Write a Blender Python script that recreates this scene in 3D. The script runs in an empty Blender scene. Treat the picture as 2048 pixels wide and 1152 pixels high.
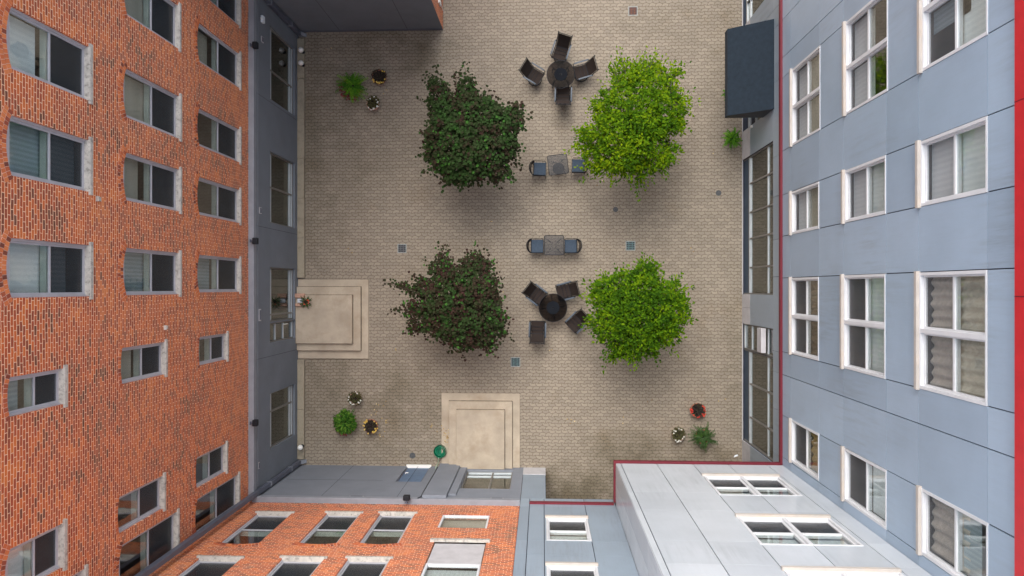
import bpy, bmesh, math, random
from mathutils import Vector, Matrix
random.seed(7)
R = math.radians
SC = bpy.context.scene

# ---------------------------------------------------------------- camera, world, sun, exposure
H = 27.0; F = 1365.33; TH = math.atan(61/1365.33)
cam = bpy.data.objects.new('camera', bpy.data.cameras.new('camera'))
SC.collection.objects.link(cam); SC.camera = cam
cam.location = (0, 0, H); cam.rotation_euler = (0, TH, 0)
cam.data.sensor_width = 36; cam.data.lens = F/2048*36; cam.data.clip_end = 500
SUN_EL, SUN_AZ = 57, 15            # azimuth measured from +Y (top of the photo) towards -X
w = bpy.data.worlds.new('World'); SC.world = w; w.use_nodes = True
wn = w.node_tree.nodes; wl = w.node_tree.links
sky = wn.new('ShaderNodeTexSky'); sky.sky_type = 'NISHITA'; sky.sun_disc = False
sky.sun_elevation = R(SUN_EL); sky.sun_rotation = R(-SUN_AZ); sky.dust_density = 4; sky.air_density = 1.0
hs = wn.new('ShaderNodeHueSaturation'); hs.inputs['Saturation'].default_value = .42
wl.new(sky.outputs[0], hs.inputs['Color']); wl.new(hs.outputs[0], wn['Background'].inputs[0])
wn['Background'].inputs[1].default_value = 0.15
sun = bpy.data.objects.new('sun', bpy.data.lights.new('sun', 'SUN')); SC.collection.objects.link(sun)
sun.data.energy = 0.55; sun.data.angle = R(60); sun.data.color = (1, .97, .92)
sd = Vector((-math.sin(R(SUN_AZ))*math.cos(R(SUN_EL)), math.cos(R(SUN_AZ))*math.cos(R(SUN_EL)), math.sin(R(SUN_EL))))
sun.rotation_euler = (-sd).to_track_quat('-Z', 'Y').to_euler(); sun.location = (0, 0, 60)
SC.view_settings.view_transform = 'Standard'; SC.view_settings.look = 'None'
SC.view_settings.exposure = 1.22; SC.view_settings.gamma = 1

# ---------------------------------------------------------------- measuring helpers (survey of the photo onto known planes)
def ray(px, py):
    u = (px-1024)/F; v = (576-py)/F
    return Vector((u*math.cos(TH)-math.sin(TH), v, -u*math.sin(TH)-math.cos(TH)))
def G(px, py, z=0.0):
    d = ray(px, py); t = (z-H)/d.z
    return Vector((d.x*t, d.y*t, z))
def PX(px, py, X):
    d = ray(px, py); t = X/d.x
    return d.y*t, H+d.z*t            # (y, z)
def PY(px, py, Y):
    d = ray(px, py); t = Y/d.y
    return d.x*t, H+d.z*t            # (x, z)

# ---------------------------------------------------------------- mesh helpers
COL = SC.collection
class MB:
    def __init__(s): s.v = []; s.f = []; s.mi = []; s.cur = 0; s.attr = None
    def add(s, vs, fs):
        n = len(s.v); s.v += [tuple(p) for p in vs]; s.f += [tuple(i+n for i in f) for f in fs]; s.mi += [s.cur]*len(fs)
    def quad(s, a, b, c, d): s.add([a, b, c, d], [(0, 1, 2, 3)])
    def hexa(s, p):   # 8 corners: bottom 0-3, top 4-7
        s.add(p, [(3, 2, 1, 0), (4, 5, 6, 7), (0, 1, 5, 4), (1, 2, 6, 5), (2, 3, 7, 6), (3, 0, 4, 7)])
    def box(s, x0, x1, y0, y1, z0, z1):
        s.hexa([(x0,y0,z0),(x1,y0,z0),(x1,y1,z0),(x0,y1,z0),(x0,y0,z1),(x1,y0,z1),(x1,y1,z1),(x0,y1,z1)])
    def bw(s, W, a0, a1, b0, b1, c0, c1):
        s.hexa([W(a0,b0,c0),W(a1,b0,c0),W(a1,b0,c1),W(a0,b0,c1),W(a0,b1,c0),W(a1,b1,c0),W(a1,b1,c1),W(a0,b1,c1)])
    def tube(s, pts, r, n=8, cap=True):
        pts = [Vector(p) for p in pts]; rs = r if isinstance(r, (list, tuple)) else [r]*len(pts)
        m = len(pts); vs = []
        for i, p in enumerate(pts):
            d = (pts[min(i+1, m-1)]-pts[max(i-1, 0)]).normalized()
            up = Vector((0, 0, 1)) if abs(d.z) < .9 else Vector((1, 0, 0))
            a = d.cross(up).normalized(); b = a.cross(d).normalized()
            for k in range(n):
                t = 2*math.pi*k/n; vs.append(p+a*math.cos(t)*rs[i]+b*math.sin(t)*rs[i])
        fs = [(i*n+k, i*n+(k+1) % n, (i+1)*n+(k+1) % n, (i+1)*n+k) for i in range(m-1) for k in range(n)]
        if cap: fs += [tuple(range(n))[::-1], tuple((m-1)*n+k for k in range(n))]
        s.add(vs, fs)
    def lathe(s, prof, c=(0, 0, 0), n=24):
        vs = [(c[0]+r*math.cos(2*math.pi*k/n), c[1]+r*math.sin(2*math.pi*k/n), c[2]+z) for r, z in prof for k in range(n)]
        m = len(prof); fs = [(i*n+k, i*n+(k+1) % n, (i+1)*n+(k+1) % n, (i+1)*n+k) for i in range(m-1) for k in range(n)]
        if prof[0][0] > 1e-6: fs.append(tuple(range(n))[::-1])
        if prof[-1][0] > 1e-6: fs.append(tuple((m-1)*n+k for k in range(n)))
        s.add(vs, fs)
    def ring(s, c, R_, r, n=28, k=6, flat=1):
        vs = []
        for i in range(n):
            t = 2*math.pi*i/n
            for j in range(k):
                q = 2*math.pi*j/k; rr = R_+r*math.cos(q)
                vs.append((c[0]+rr*math.cos(t), c[1]+rr*math.sin(t), c[2]+r*math.sin(q)*flat))
        s.add(vs, [(i*k+j, ((i+1) % n)*k+j, ((i+1) % n)*k+(j+1) % k, i*k+(j+1) % k) for i in range(n) for j in range(k)])
    def build(s, name, mat, parent=None, smooth=False, bevel=0):
        me = bpy.data.meshes.new(name)
        off = Vector((0, 0, 0)); p = parent
        while p is not None:
            if p.get('_world'): off = off+p.location
            p = p.parent
        me.from_pydata([(v[0]-off.x, v[1]-off.y, v[2]-off.z) for v in s.v], [], s.f)
        for m in (mat if isinstance(mat, (list, tuple)) else [mat]): me.materials.append(m)
        if isinstance(mat, (list, tuple)):
            for p_, i in zip(me.polygons, s.mi): p_.material_index = i
        if s.attr:
            at = me.attributes.new('var', 'FLOAT', 'FACE')
            at.data.foreach_set('value', s.attr)
        if smooth:
            for p_ in me.polygons: p_.use_smooth = True
        me.update()
        o = bpy.data.objects.new(name, me); COL.objects.link(o)
        if parent is not None: o.parent = parent
        if bevel:
            b = o.modifiers.new('bevel', 'BEVEL'); b.width = bevel; b.segments = 2; b.limit_method = 'ANGLE'
        return o
def tag(o, label=None, cat=None, group=None, kind=None):
    if label: o['label'] = label
    if cat: o['category'] = cat
    if group: o['group'] = group
    if kind: o['kind'] = kind
    return o
def empty(name, loc, rz=0, label=None, cat=None, group=None, world=False):
    o = bpy.data.objects.new(name, None); COL.objects.link(o); o.location = loc; o.rotation_euler = (0, 0, rz)
    o.empty_display_size = .2
    if world: o['_world'] = 1
    return tag(o, label, cat, group)
def copy_tree(o, parent=None):
    c = o.copy(); COL.objects.link(c); c.parent = parent
    for ch in list(o.children): copy_tree(ch, c)
    return c

# ---------------------------------------------------------------- materials
def new_mat(name):
    m = bpy.data.materials.new(name); m.use_nodes = True
    nt = m.node_tree; return m, nt, nt.nodes, nt.links, nt.nodes['Principled BSDF']
def N(nodes, t, **kw):
    n = nodes.new('ShaderNode'+t)
    for k, v in kw.items(): setattr(n, k, v)
    return n
def M_(nodes, links, op, a, b=None, c=None, clamp=False):
    n = nodes.new('ShaderNodeMath'); n.operation = op; n.use_clamp = clamp
    for i, x in enumerate((a, b, c)):
        if x is None: continue
        if isinstance(x, (int, float)): n.inputs[i].default_value = x
        else: links.new(x, n.inputs[i])
    return n.outputs[0]
def MIX(nodes, links, fac, a, b, blend='MIX'):
    n = nodes.new('ShaderNodeMix'); n.data_type = 'RGBA'; n.blend_type = blend
    for i, x in ((0, fac), (6, a), (7, b)):
        if isinstance(x, (int, float)): n.inputs[i].default_value = x
        elif isinstance(x, tuple): n.inputs[i].default_value = (*x, 1)
        else: links.new(x, n.inputs[i])
    return n.outputs[2]
def RAMP(nodes, links, fac, stops):
    n = nodes.new('ShaderNodeValToRGB'); cr = n.color_ramp
    while len(cr.elements) < len(stops): cr.elements.new(.5)
    for e, (p, c) in zip(cr.elements, stops): e.position = p; e.color = (*c, 1) if len(c) == 3 else c
    links.new(fac, n.inputs[0]); return n.outputs[0]
def NOISE(nodes, links, vec, scale, detail=4, rough=.6):
    n = nodes.new('ShaderNodeTexNoise'); n.inputs['Scale'].default_value = scale
    n.inputs['Detail'].default_value = detail; n.inputs['Roughness'].default_value = rough
    if vec is not None: links.new(vec, n.inputs['Vector'])
    return n.outputs['Fac']
def simple(name, col, rough=.6, metal=0, var=.12, scale=3.0, bump=.0, spec=.5, dirt=None, dirt_scale=1.0, fine=0):
    m, nt, n, l, b = new_mat(name)
    geo = n.new('ShaderNodeNewGeometry').outputs['Position']
    f = NOISE(n, l, geo, scale, 5)
    dark = tuple(c*(1-var*1.6) for c in col); lite = tuple(min(1, c*(1+var)) for c in col)
    c = RAMP(n, l, f, [(.3, dark), (.7, lite)])
    if fine:
        f3 = NOISE(n, l, geo, 60, 2); c = MIX(n, l, RAMP(n, l, f3, [(.35, (fine,)*3), (.65, (0, 0, 0))]), c, tuple(x*.4 for x in col))
    if dirt:
        f2 = NOISE(n, l, geo, dirt_scale, 6, .7)
        c = MIX(n, l, RAMP(n, l, f2, [(.5, (0, 0, 0)), (.72, (.8, .8, .8))]), c, dirt)
    l.new(c, b.inputs['Base Color']); b.inputs['Roughness'].default_value = rough; b.inputs['Metallic'].default_value = metal
    b.inputs['Specular IOR Level'].default_value = spec
    if bump:
        bp = n.new('ShaderNodeBump'); bp.inputs['Strength'].default_value = bump; bp.inputs['Distance'].default_value = .01
        l.new(NOISE(n, l, geo, 40, 3), bp.inputs['Height']); l.new(bp.outputs[0], b.inputs['Normal'])
    return m

def brick_mat(name, axis):
    m, nt, n, l, b = new_mat(name)
    pos = n.new('ShaderNodeNewGeometry').outputs['Position']
    sep = n.new('ShaderNodeSeparateXYZ'); l.new(pos, sep.inputs[0])
    a = sep.outputs['Y' if axis == 'x' else 'X']; z = sep.outputs['Z']
    # slightly uneven hand-laid courses
    wob = NOISE(n, l, pos, .9, 2); wob2 = NOISE(n, l, pos, 7, 2)
    z = M_(n, l, 'ADD', z, M_(n, l, 'MULTIPLY', M_(n, l, 'SUBTRACT', wob, .5), .05))
    z = M_(n, l, 'ADD', z, M_(n, l, 'MULTIPLY', M_(n, l, 'SUBTRACT', wob2, .5), .014))
    a = M_(n, l, 'ADD', a, M_(n, l, 'MULTIPLY', M_(n, l, 'SUBTRACT', wob2, .5), .03))
    hh, ww = .0735, .198
    v = M_(n, l, 'DIVIDE', z, hh); row = M_(n, l, 'FLOOR', v); fv = M_(n, l, 'FRACT', v)
    wr = N(n, 'TexWhiteNoise', noise_dimensions='1D'); l.new(row, wr.inputs['W'])
    off = M_(n, l, 'ADD', M_(n, l, 'MULTIPLY', M_(n, l, 'MODULO', row, 2.0), .5), M_(n, l, 'MULTIPLY', wr.outputs[0], .22))
    u = M_(n, l, 'ADD', M_(n, l, 'DIVIDE', a, ww), off); colu = M_(n, l, 'FLOOR', u); fu = M_(n, l, 'FRACT', u)
    cmb = n.new('ShaderNodeCombineXYZ'); l.new(colu, cmb.inputs[0]); l.new(row, cmb.inputs[1])
    wn_ = N(n, 'TexWhiteNoise', noise_dimensions='2D'); l.new(cmb.outputs[0], wn_.inputs['Vector'])
    rnd = wn_.outputs['Value']
    eu = M_(n, l, 'MULTIPLY', M_(n, l, 'MINIMUM', fu, M_(n, l, 'SUBTRACT', 1.0, fu)), ww)
    ev = M_(n, l, 'MULTIPLY', M_(n, l, 'MINIMUM', fv, M_(n, l, 'SUBTRACT', 1.0, fv)), hh)
    e = M_(n, l, 'MINIMUM', eu, ev)
    e = M_(n, l, 'ADD', e, M_(n, l, 'MULTIPLY', M_(n, l, 'SUBTRACT', NOISE(n, l, pos, 45, 2), .5), .004))
    mort = M_(n, l, 'SUBTRACT', 1.0, M_(n, l, 'DIVIDE', M_(n, l, 'SUBTRACT', e, .0055), .003, clamp=True), clamp=True)
    patch = NOISE(n, l, pos, .55, 4, .65)
    key = M_(n, l, 'ADD', M_(n, l, 'MULTIPLY', rnd, .72), M_(n, l, 'MULTIPLY', M_(n, l, 'SUBTRACT', patch, .33), 1.25))
    c = RAMP(n, l, key, [(.08, (.68, .20, .045)), (.36, (.58, .125, .030)), (.58, (.46, .082, .027)), (.74, (.33, .056, .028)), (.93, (.19, .04, .026)), (1, (.08, .03, .026))])
    c = MIX(n, l, M_(n, l, 'MULTIPLY', NOISE(n, l, pos, 9, 4, .8), .30), c, (.74, .24, .07), 'MIX')
    wash = NOISE(n, l, pos, 1.3, 5, .7)
    c = MIX(n, l, RAMP(n, l, wash, [(.60, (0, 0, 0)), (.75, (.28, .28, .28))]), c, (.62, .36, .30))
    mp = n.new('ShaderNodeMapping'); mp.inputs['Scale'].default_value = (3, 3, .35); l.new(pos, mp.inputs[0])
    c = MIX(n, l, RAMP(n, l, NOISE(n, l, mp.outputs[0], 1.4, 5, .7), [(.5, (0, 0, 0)), (.75, (.35, .35, .35))]), c, (.16, .07, .05))
    mc = MIX(n, l, NOISE(n, l, pos, 6, 3), (.86, .44, .25), (.95, .72, .52))
    c = MIX(n, l, mort, c, mc)
    l.new(c, b.inputs['Base Color']); b.inputs['Roughness'].default_value = .85
    bp = n.new('ShaderNodeBump'); bp.inputs['Strength'].default_value = .6; bp.inputs['Distance'].default_value = .008
    l.new(M_(n, l, 'ADD', M_(n, l, 'SUBTRACT', 1.0, mort), M_(n, l, 'MULTIPLY', NOISE(n, l, pos, 60, 2), .4)), bp.inputs['Height'])
    l.new(bp.outputs[0], b.inputs['Normal'])
    return m

def paver_mat():
    m, nt, n, l, b = new_mat('pavers')
    pos = n.new('ShaderNodeNewGeometry').outputs['Position']
    sep = n.new('ShaderNodeSeparateXYZ'); l.new(pos, sep.inputs[0]); x = sep.outputs['X']; y = sep.outputs['Y']
    ww, hh = .2535, .1300
    lw = NOISE(n, l, pos, .35, 2); lw2 = NOISE(n, l, pos, 2.2, 2)
    x0 = M_(n, l, 'ADD', x, M_(n, l, 'MULTIPLY', M_(n, l, 'SUBTRACT', lw2, .5), .05))
    y0 = M_(n, l, 'ADD', y, M_(n, l, 'ADD', M_(n, l, 'MULTIPLY', M_(n, l, 'SUBTRACT', lw, .5), .12), M_(n, l, 'MULTIPLY', M_(n, l, 'SUBTRACT', lw2, .5), .035)))
    # zig-zag edges of the interlocking stones
    t = M_(n, l, 'SUBTRACT', M_(n, l, 'PINGPONG', M_(n, l, 'DIVIDE', x0, ww/2), 1.0), .5)
    t = M_(n, l, 'MINIMUM', M_(n, l, 'MAXIMUM', M_(n, l, 'MULTIPLY', t, 2.5), -.5), .5)
    y1 = M_(n, l, 'ADD', y0, M_(n, l, 'MULTIPLY', t, .026))
    s = M_(n, l, 'SUBTRACT', M_(n, l, 'PINGPONG', M_(n, l, 'DIVIDE', y0, hh), 1.0), .5)
    x1 = M_(n, l, 'ADD', x0, M_(n, l, 'MULTIPLY', s, .05))
    v = M_(n, l, 'DIVIDE', y1, hh); row = M_(n, l, 'FLOOR', v); fv = M_(n, l, 'FRACT', v)
    u = M_(n, l, 'ADD', M_(n, l, 'DIVIDE', x1, ww), M_(n, l, 'MULTIPLY', M_(n, l, 'FLOORED_MODULO', row, 2.0), .5))
    fu = M_(n, l, 'FRACT', u); cmb = n.new('ShaderNodeCombineXYZ'); l.new(M_(n, l, 'FLOOR', u), cmb.inputs[0]); l.new(row, cmb.inputs[1])
    wn_ = N(n, 'TexWhiteNoise', noise_dimensions='2D'); l.new(cmb.outputs[0], wn_.inputs['Vector']); rnd = wn_.outputs['Value']
    eu = M_(n, l, 'MULTIPLY', M_(n, l, 'MINIMUM', fu, M_(n, l, 'SUBTRACT', 1.0, fu)), ww)
    ev = M_(n, l, 'MULTIPLY', M_(n, l, 'MINIMUM', fv, M_(n, l, 'SUBTRACT', 1.0, fv)), hh)
    e = M_(n, l, 'ADD', M_(n, l, 'MINIMUM', eu, ev), M_(n, l, 'MULTIPLY', M_(n, l, 'SUBTRACT', NOISE(n, l, pos, 30, 2), .5), .007))
    joint = M_(n, l, 'SUBTRACT', 1.0, M_(n, l, 'DIVIDE', M_(n, l, 'SUBTRACT', e, .0065), .0040, clamp=True), clamp=True)
    c = RAMP(n, l, rnd, [(0, (.275, .234, .184)), (.5, (.305, .260, .203)), (1, (.338, .288, .224))])
    grain = NOISE(n, l, pos, 55, 3, .7)
    c = MIX(n, l, .9, c, RAMP(n, l, grain, [(.3, (.62, .62, .62)), (.7, (1.28, 1.28, 1.28))]), 'MULTIPLY')
    # worn / mossy stains, darker patches under trees and overhangs (metres), broken up by noise
    st = None
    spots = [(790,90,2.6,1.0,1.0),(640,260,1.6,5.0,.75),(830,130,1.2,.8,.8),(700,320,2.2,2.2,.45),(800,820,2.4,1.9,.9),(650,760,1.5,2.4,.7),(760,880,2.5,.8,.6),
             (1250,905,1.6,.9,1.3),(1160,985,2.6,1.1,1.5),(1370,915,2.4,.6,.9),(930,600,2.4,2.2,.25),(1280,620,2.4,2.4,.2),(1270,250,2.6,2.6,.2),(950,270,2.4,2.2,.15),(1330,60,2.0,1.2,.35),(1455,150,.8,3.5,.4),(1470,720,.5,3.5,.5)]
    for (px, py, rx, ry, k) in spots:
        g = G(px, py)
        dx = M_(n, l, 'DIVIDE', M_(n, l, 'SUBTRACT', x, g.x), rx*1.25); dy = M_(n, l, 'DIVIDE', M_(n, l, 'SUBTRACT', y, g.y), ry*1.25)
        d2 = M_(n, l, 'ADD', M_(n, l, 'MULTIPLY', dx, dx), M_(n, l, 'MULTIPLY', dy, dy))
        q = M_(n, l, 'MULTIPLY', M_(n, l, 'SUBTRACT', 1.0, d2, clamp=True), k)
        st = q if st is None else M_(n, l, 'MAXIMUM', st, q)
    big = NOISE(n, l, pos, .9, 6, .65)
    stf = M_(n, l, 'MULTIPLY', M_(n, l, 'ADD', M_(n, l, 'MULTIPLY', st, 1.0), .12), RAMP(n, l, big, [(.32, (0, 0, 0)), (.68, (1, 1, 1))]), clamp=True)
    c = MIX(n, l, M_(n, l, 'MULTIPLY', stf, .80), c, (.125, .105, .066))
    rust = NOISE(n, l, pos, .45, 5, .7)
    c = MIX(n, l, RAMP(n, l, rust, [(.56, (0, 0, 0)), (.75, (.22, .22, .22))]), c, (.28, .18, .09))
    jc = MIX(n, l, big, (.14, .105, .07), (.05, .042, .025))
    c = MIX(n, l, M_(n, l, 'MULTIPLY', joint, M_(n, l, 'ADD', M_(n, l, 'MULTIPLY', stf, .4), .80, clamp=True)), c, jc)
    l.new(c, b.inputs['Base Color']); b.inputs['Roughness'].default_value = .9
    bp = n.new('ShaderNodeBump'); bp.inputs['Strength'].default_value = .6; bp.inputs['Distance'].default_value = .008
    l.new(M_(n, l, 'SUBTRACT', M_(n, l, 'MULTIPLY', grain, .5), joint), bp.inputs['Height']); l.new(bp.outputs[0], b.inputs['Normal'])
    return m

def glass_mat(name, tint=(.80, .88, .86), base=.10, k=.9):
    m, nt, n, l, b = new_mat(name); n.remove(b)
    lw = n.new('ShaderNodeLayerWeight'); lw.inputs[0].default_value = .5
    f = M_(n, l, 'ADD', M_(n, l, 'MULTIPLY', M_(n, l, 'POWER', lw.outputs['Facing'], 4.0), k), base, clamp=True)
    tr = n.new('ShaderNodeBsdfTransparent'); tr.inputs[0].default_value = (*tint, 1)
    gl = n.new('ShaderNodeBsdfGlossy'); gl.inputs['Roughness'].default_value = .015
    mx = n.new('ShaderNodeMixShader'); l.new(f, mx.inputs[0]); l.new(tr.outputs[0], mx.inputs[1]); l.new(gl.outputs[0], mx.inputs[2])
    pos = n.new('ShaderNodeNewGeometry').outputs['Position']
    bp = n.new('ShaderNodeBump'); bp.inputs['Strength'].default_value = .05; bp.inputs['Distance'].default_value = .05
    l.new(NOISE(n, l, pos, 1.5, 2), bp.inputs['Height']); l.new(bp.outputs[0], gl.inputs['Normal'])
    l.new(mx.outputs[0], n['Material Output'].inputs[0]); return m

def screen_mat(name, col, opac, base=.03):
    m, nt, n, l, b = new_mat(name)
    b.inputs['Base Color'].default_value = (*col, 1); b.inputs['Roughness'].default_value = .25
    tr = n.new('ShaderNodeBsdfTransparent'); mx = n.new('ShaderNodeMixShader'); mx.inputs[0].default_value = opac
    l.new(tr.outputs[0], mx.inputs[1]); l.new(b.outputs[0], mx.inputs[2]); l.new(mx.outputs[0], n['Material Output'].inputs[0]); return m

def blind_mat(name, c1, c2, axis, per=.06):
    m, nt, n, l, b = new_mat(name)
    pos = n.new('ShaderNodeNewGeometry').outputs['Position']; sep = n.new('ShaderNodeSeparateXYZ'); l.new(pos, sep.inputs[0])
    a = sep.outputs[axis]
    f = M_(n, l, 'PINGPONG', M_(n, l, 'DIVIDE', a, per), 1.0)
    c = MIX(n, l, f, c1, c2); l.new(c, b.inputs['Base Color']); b.inputs['Roughness'].default_value = .7
    return m

def leaf_mat(name, stops, rough=.45, trans=.25, spec=.4):
    m, nt, n, l, b = new_mat(name)
    at = n.new('ShaderNodeAttribute'); at.attribute_name = 'var'
    c = RAMP(n, l, at.outputs['Fac'], stops)
    l.new(c, b.inputs['Base Color']); b.inputs['Roughness'].default_value = rough; b.inputs['Specular IOR Level'].default_value = spec
    t = n.new('ShaderNodeBsdfTranslucent'); l.new(c, t.inputs[0])
    mx = n.new('ShaderNodeMixShader'); mx.inputs[0].default_value = trans
    l.new(b.outputs[0], mx.inputs[1]); l.new(t.outputs[0], mx.inputs[2]); l.new(mx.outputs[0], n['Material Output'].inputs[0])
    return m

def panel_mat(name, col, streak, rough=.35):
    m, nt, n, l, b = new_mat(name)
    pos = n.new('ShaderNodeNewGeometry').outputs['Position']
    f = NOISE(n, l, pos, .5, 4)
    mp = n.new('ShaderNodeMapping'); mp.inputs['Scale'].default_value = (5, 5, .45); l.new(pos, mp.inputs[0])
    sf = NOISE(n, l, mp.outputs[0], 1.6, 5, .7)
    c = RAMP(n, l, f, [(.3, tuple(x*.90 for x in col)), (.7, tuple(min(1, x*1.05) for x in col))])
    dm = NOISE(n, l, pos, .35, 2)
    k = M_(n, l, 'MULTIPLY', RAMP(n, l, sf, [(.45, (0, 0, 0)), (.75, (1, 1, 1))]), RAMP(n, l, dm, [(.46, (0, 0, 0)), (.62, (.6, .6, .6))]))
    c = MIX(n, l, k, c, streak)
    at = n.new('ShaderNodeAttribute'); at.attribute_name = 'var'
    c = MIX(n, l, 1.0, c, RAMP(n, l, at.outputs['Fac'], [(0, (.88, .89, .90)), (1, (1.05, 1.05, 1.05))]), 'MULTIPLY')
    drt = NOISE(n, l, mp.outputs[0], 4, 4, .8); c = MIX(n, l, RAMP(n, l, drt, [(.45, (0, 0, 0)), (.8, (.16, .16, .16))]), c, streak)
    l.new(c, b.inputs['Base Color']); b.inputs['Roughness'].default_value = rough
    return m

MT = {
 'brick_x': brick_mat('brick_x', 'x'), 'brick_y': brick_mat('brick_y', 'y'),
 'paver': paver_mat(),
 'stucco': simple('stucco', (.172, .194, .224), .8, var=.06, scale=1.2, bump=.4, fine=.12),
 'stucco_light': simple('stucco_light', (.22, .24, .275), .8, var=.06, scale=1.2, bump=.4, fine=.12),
 'cap': simple('cap', (.25, .27, .305), .5, var=.08),
 'gutter': simple('gutter', (.10, .11, .145), .45, var=.1),
 'sillstone': simple('sillstone', (.52, .49, .44), .9, var=.12, scale=5, bump=.6, dirt=(.09, .08, .07), dirt_scale=11.0),
 'alu': simple('alu', (.44, .44, .475), .5, var=.08), 'alu_light': simple('alu_light', (.52, .56, .58), .35, var=.05, metal=.3),
 'bronze': simple('bronze', (.20, .19, .17), .5, var=.1),
 'rail': simple('rail', (.55, .62, .56), .6, var=.1),
 'white': simple('white', (.68, .69, .71), .45, var=.05, scale=2), 'cream': simple('cream', (.50, .46, .42), .6, var=.08, dirt=(.55, .45, .36), dirt_scale=2),
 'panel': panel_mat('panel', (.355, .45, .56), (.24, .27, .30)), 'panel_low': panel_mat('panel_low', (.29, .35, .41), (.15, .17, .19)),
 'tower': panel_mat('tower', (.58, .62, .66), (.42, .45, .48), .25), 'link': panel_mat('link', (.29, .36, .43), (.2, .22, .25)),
 'seam': simple('seam', (.035, .04, .06), .9), 'red': simple('red', (.56, .022, .03), .45, var=.08),
 'darkred': simple('darkred', (.15, .010, .022), .5, var=.08),
 'plinth': simple('plinth', (.50, .49, .50), .85, var=.08, bump=.3), 'concrete': simple('concrete', (.46, .39, .30), .9, var=.12, scale=1.4, bump=.5, dirt=(.34, .27, .19), dirt_scale=1.3, fine=.15),
 'kerb': simple('kerb', (.36, .315, .235), .95, var=.18, scale=3, bump=.6, dirt=(.15, .13, .08), dirt_scale=3),
 'riser_shade': simple('riser_shade', (.15, .115, .075), 1, var=.4, scale=12),  # dark tone painted in for the shade along the step edges
 'navy': simple('navy', (.03, .06, .10), .5), 'floor': simple('floor', (.16, .12, .09), .8), 'room': simple('room', (.22, .21, .19), .9),
 'roof': simple('roof', (.2, .2, .2), .9), 'glass': glass_mat('glass', (.94, .965, .96)), 'glass_dark': glass_mat('glass_dark', (.62, .68, .66), .08, .9),
 'screen': screen_mat('screen', (.040, .050, .060), .45), 'screen_light': screen_mat('screen_light', (.16, .18, .20), .22),
 'blind_x': blind_mat('blind_x', (.72, .77, .78), (.82, .86, .86), 'Y'), 'blind_y': blind_mat('blind_y', (.66, .71, .70), (.76, .80, .79), 'X'),
 'blind_beige': blind_mat('blind_beige', (.42, .40, .33), (.50, .47, .40), 'Z', .3),
 'curtain': simple('curtain', (.58, .53, .45), .9, var=.12, scale=9), 'curtain_orange': simple('curtain_orange', (.50, .33, .12), .9),
 'blind_teal': blind_mat('blind_teal', (.26, .33, .36), (.36, .44, .47), 'Y', .05),
 'matte_black': simple('matte_black', (.008, .010, .014), .9, spec=.15), 'black': simple('black', (.02, .023, .03), .5), 'canvas': simple('canvas', (.012, .022, .034), 1.0, var=.15, scale=8, bump=.3),
 'frame': simple('frame', (.014, .016, .021), .6, var=.2, spec=.25), 'armrest': simple('armrest', (.055, .075, .10), .45, var=.1),
 'sling': None, 'cushion': simple('cushion', (.046, .068, .098), 1.0, var=.12, scale=14, bump=.4),
 'smoked': glass_mat('smoked', (.40, .37, .36), .004, .2), 'terracotta': simple('terracotta', (.42, .15, .09), .8, var=.2, scale=9),
 'pot_pink': simple('pot_pink', (.62, .36, .27), .8, var=.15, scale=9),
 'soil': simple('soil', (.022, .014, .010), 1, bump=.8), 'bark': simple('bark', (.10, .075, .055), .95, var=.3, scale=15, bump=.8),
 'hose': simple('hose', (.0, .20, .10), .35), 'teal': simple('teal', (.08, .155, .16), .6, var=.3, scale=20), 'iron': simple('iron', (.075, .08, .085), .6, var=.3, scale=20),
 'ironframe': simple('ironframe', (.30, .33, .32), .8, var=.2, scale=10), 'rustplate': simple('rustplate', (.16, .06, .035), .9, var=.3, scale=15),
 'globe': simple('globe', (.85, .84, .80), .3, var=.02), 'door_blue': simple('door_blue', (.115, .18, .28), .6, var=.08, scale=4, bump=.2),
 'paper': simple('paper', (.75, .8, .85), .8), 'wood': simple('wood', (.42, .17, .05), .6), 'box': simple('box', (.55, .33, .24), .9),
}
def sling_mat():
    m, nt, n, l, b = new_mat('sling')
    tc = n.new('ShaderNodeTexCoord').outputs['Object']; sep = n.new('ShaderNodeSeparateXYZ'); l.new(tc, sep.inputs[0])
    f = M_(n, l, 'PINGPONG', M_(n, l, 'DIVIDE', sep.outputs['X'], .012), 1.0)
    c = MIX(n, l, f, (.014, .011, .010), (.050, .037, .032)); c = MIX(n, l, NOISE(n, l, tc, 12, 3), c, (.036, .028, .025))
    l.new(c, b.inputs['Base Color']); b.inputs['Roughness'].default_value = .9; b.inputs['Specular IOR Level'].default_value = .1; return m
MT['sling'] = sling_mat()

# ---------------------------------------------------------------- setting: ground
g = MB(); g.quad((-60, -60, 0), (60, -60, 0), (60, 60, 0), (-60, 60, 0))
tag(g.build('ground', MT['paver']), 'worn tan interlocking paver courtyard floor', None, None, 'structure')

# ---------------------------------------------------------------- wall planes
XL = G(597, 576).x                      # grey ground floor, left
XLB = XL-.12                            # brick above it
YB = G(800, 932).y; YBB = YB-.12        # bottom wing
YT = G(800, 61).y                       # top wing
XR = G(1484, 576).x                     # right building
Z_CAP = PX(506, 576, XL)[1]
ZRED = PX(1561, 576, XR-.05)[1]
TX0 = PY(1231, 929, 0.0001*-1)[0] if False else None
dR = ray(1561, 929); YTW = dR.y*((ZRED-H)/dR.z)         # tower front plane
dL = ray(1231, 929); XTW = dL.x*((ZRED-H)/dL.z)
YLK = YB-.02
WL = lambda a, b, c: (XL+c, a, b)
WLB = lambda a, b, c: (XLB+c, a, b)
WB = lambda a, b, c: (a, YB+c, b)
WBB = lambda a, b, c: (a, YBB+c, b)
WT = lambda a, b, c: (a, YT-c, b)
WR = lambda a, b, c: (XR-c, a, b)
WTW = lambda a, b, c: (a, YTW+c, b)
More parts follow.
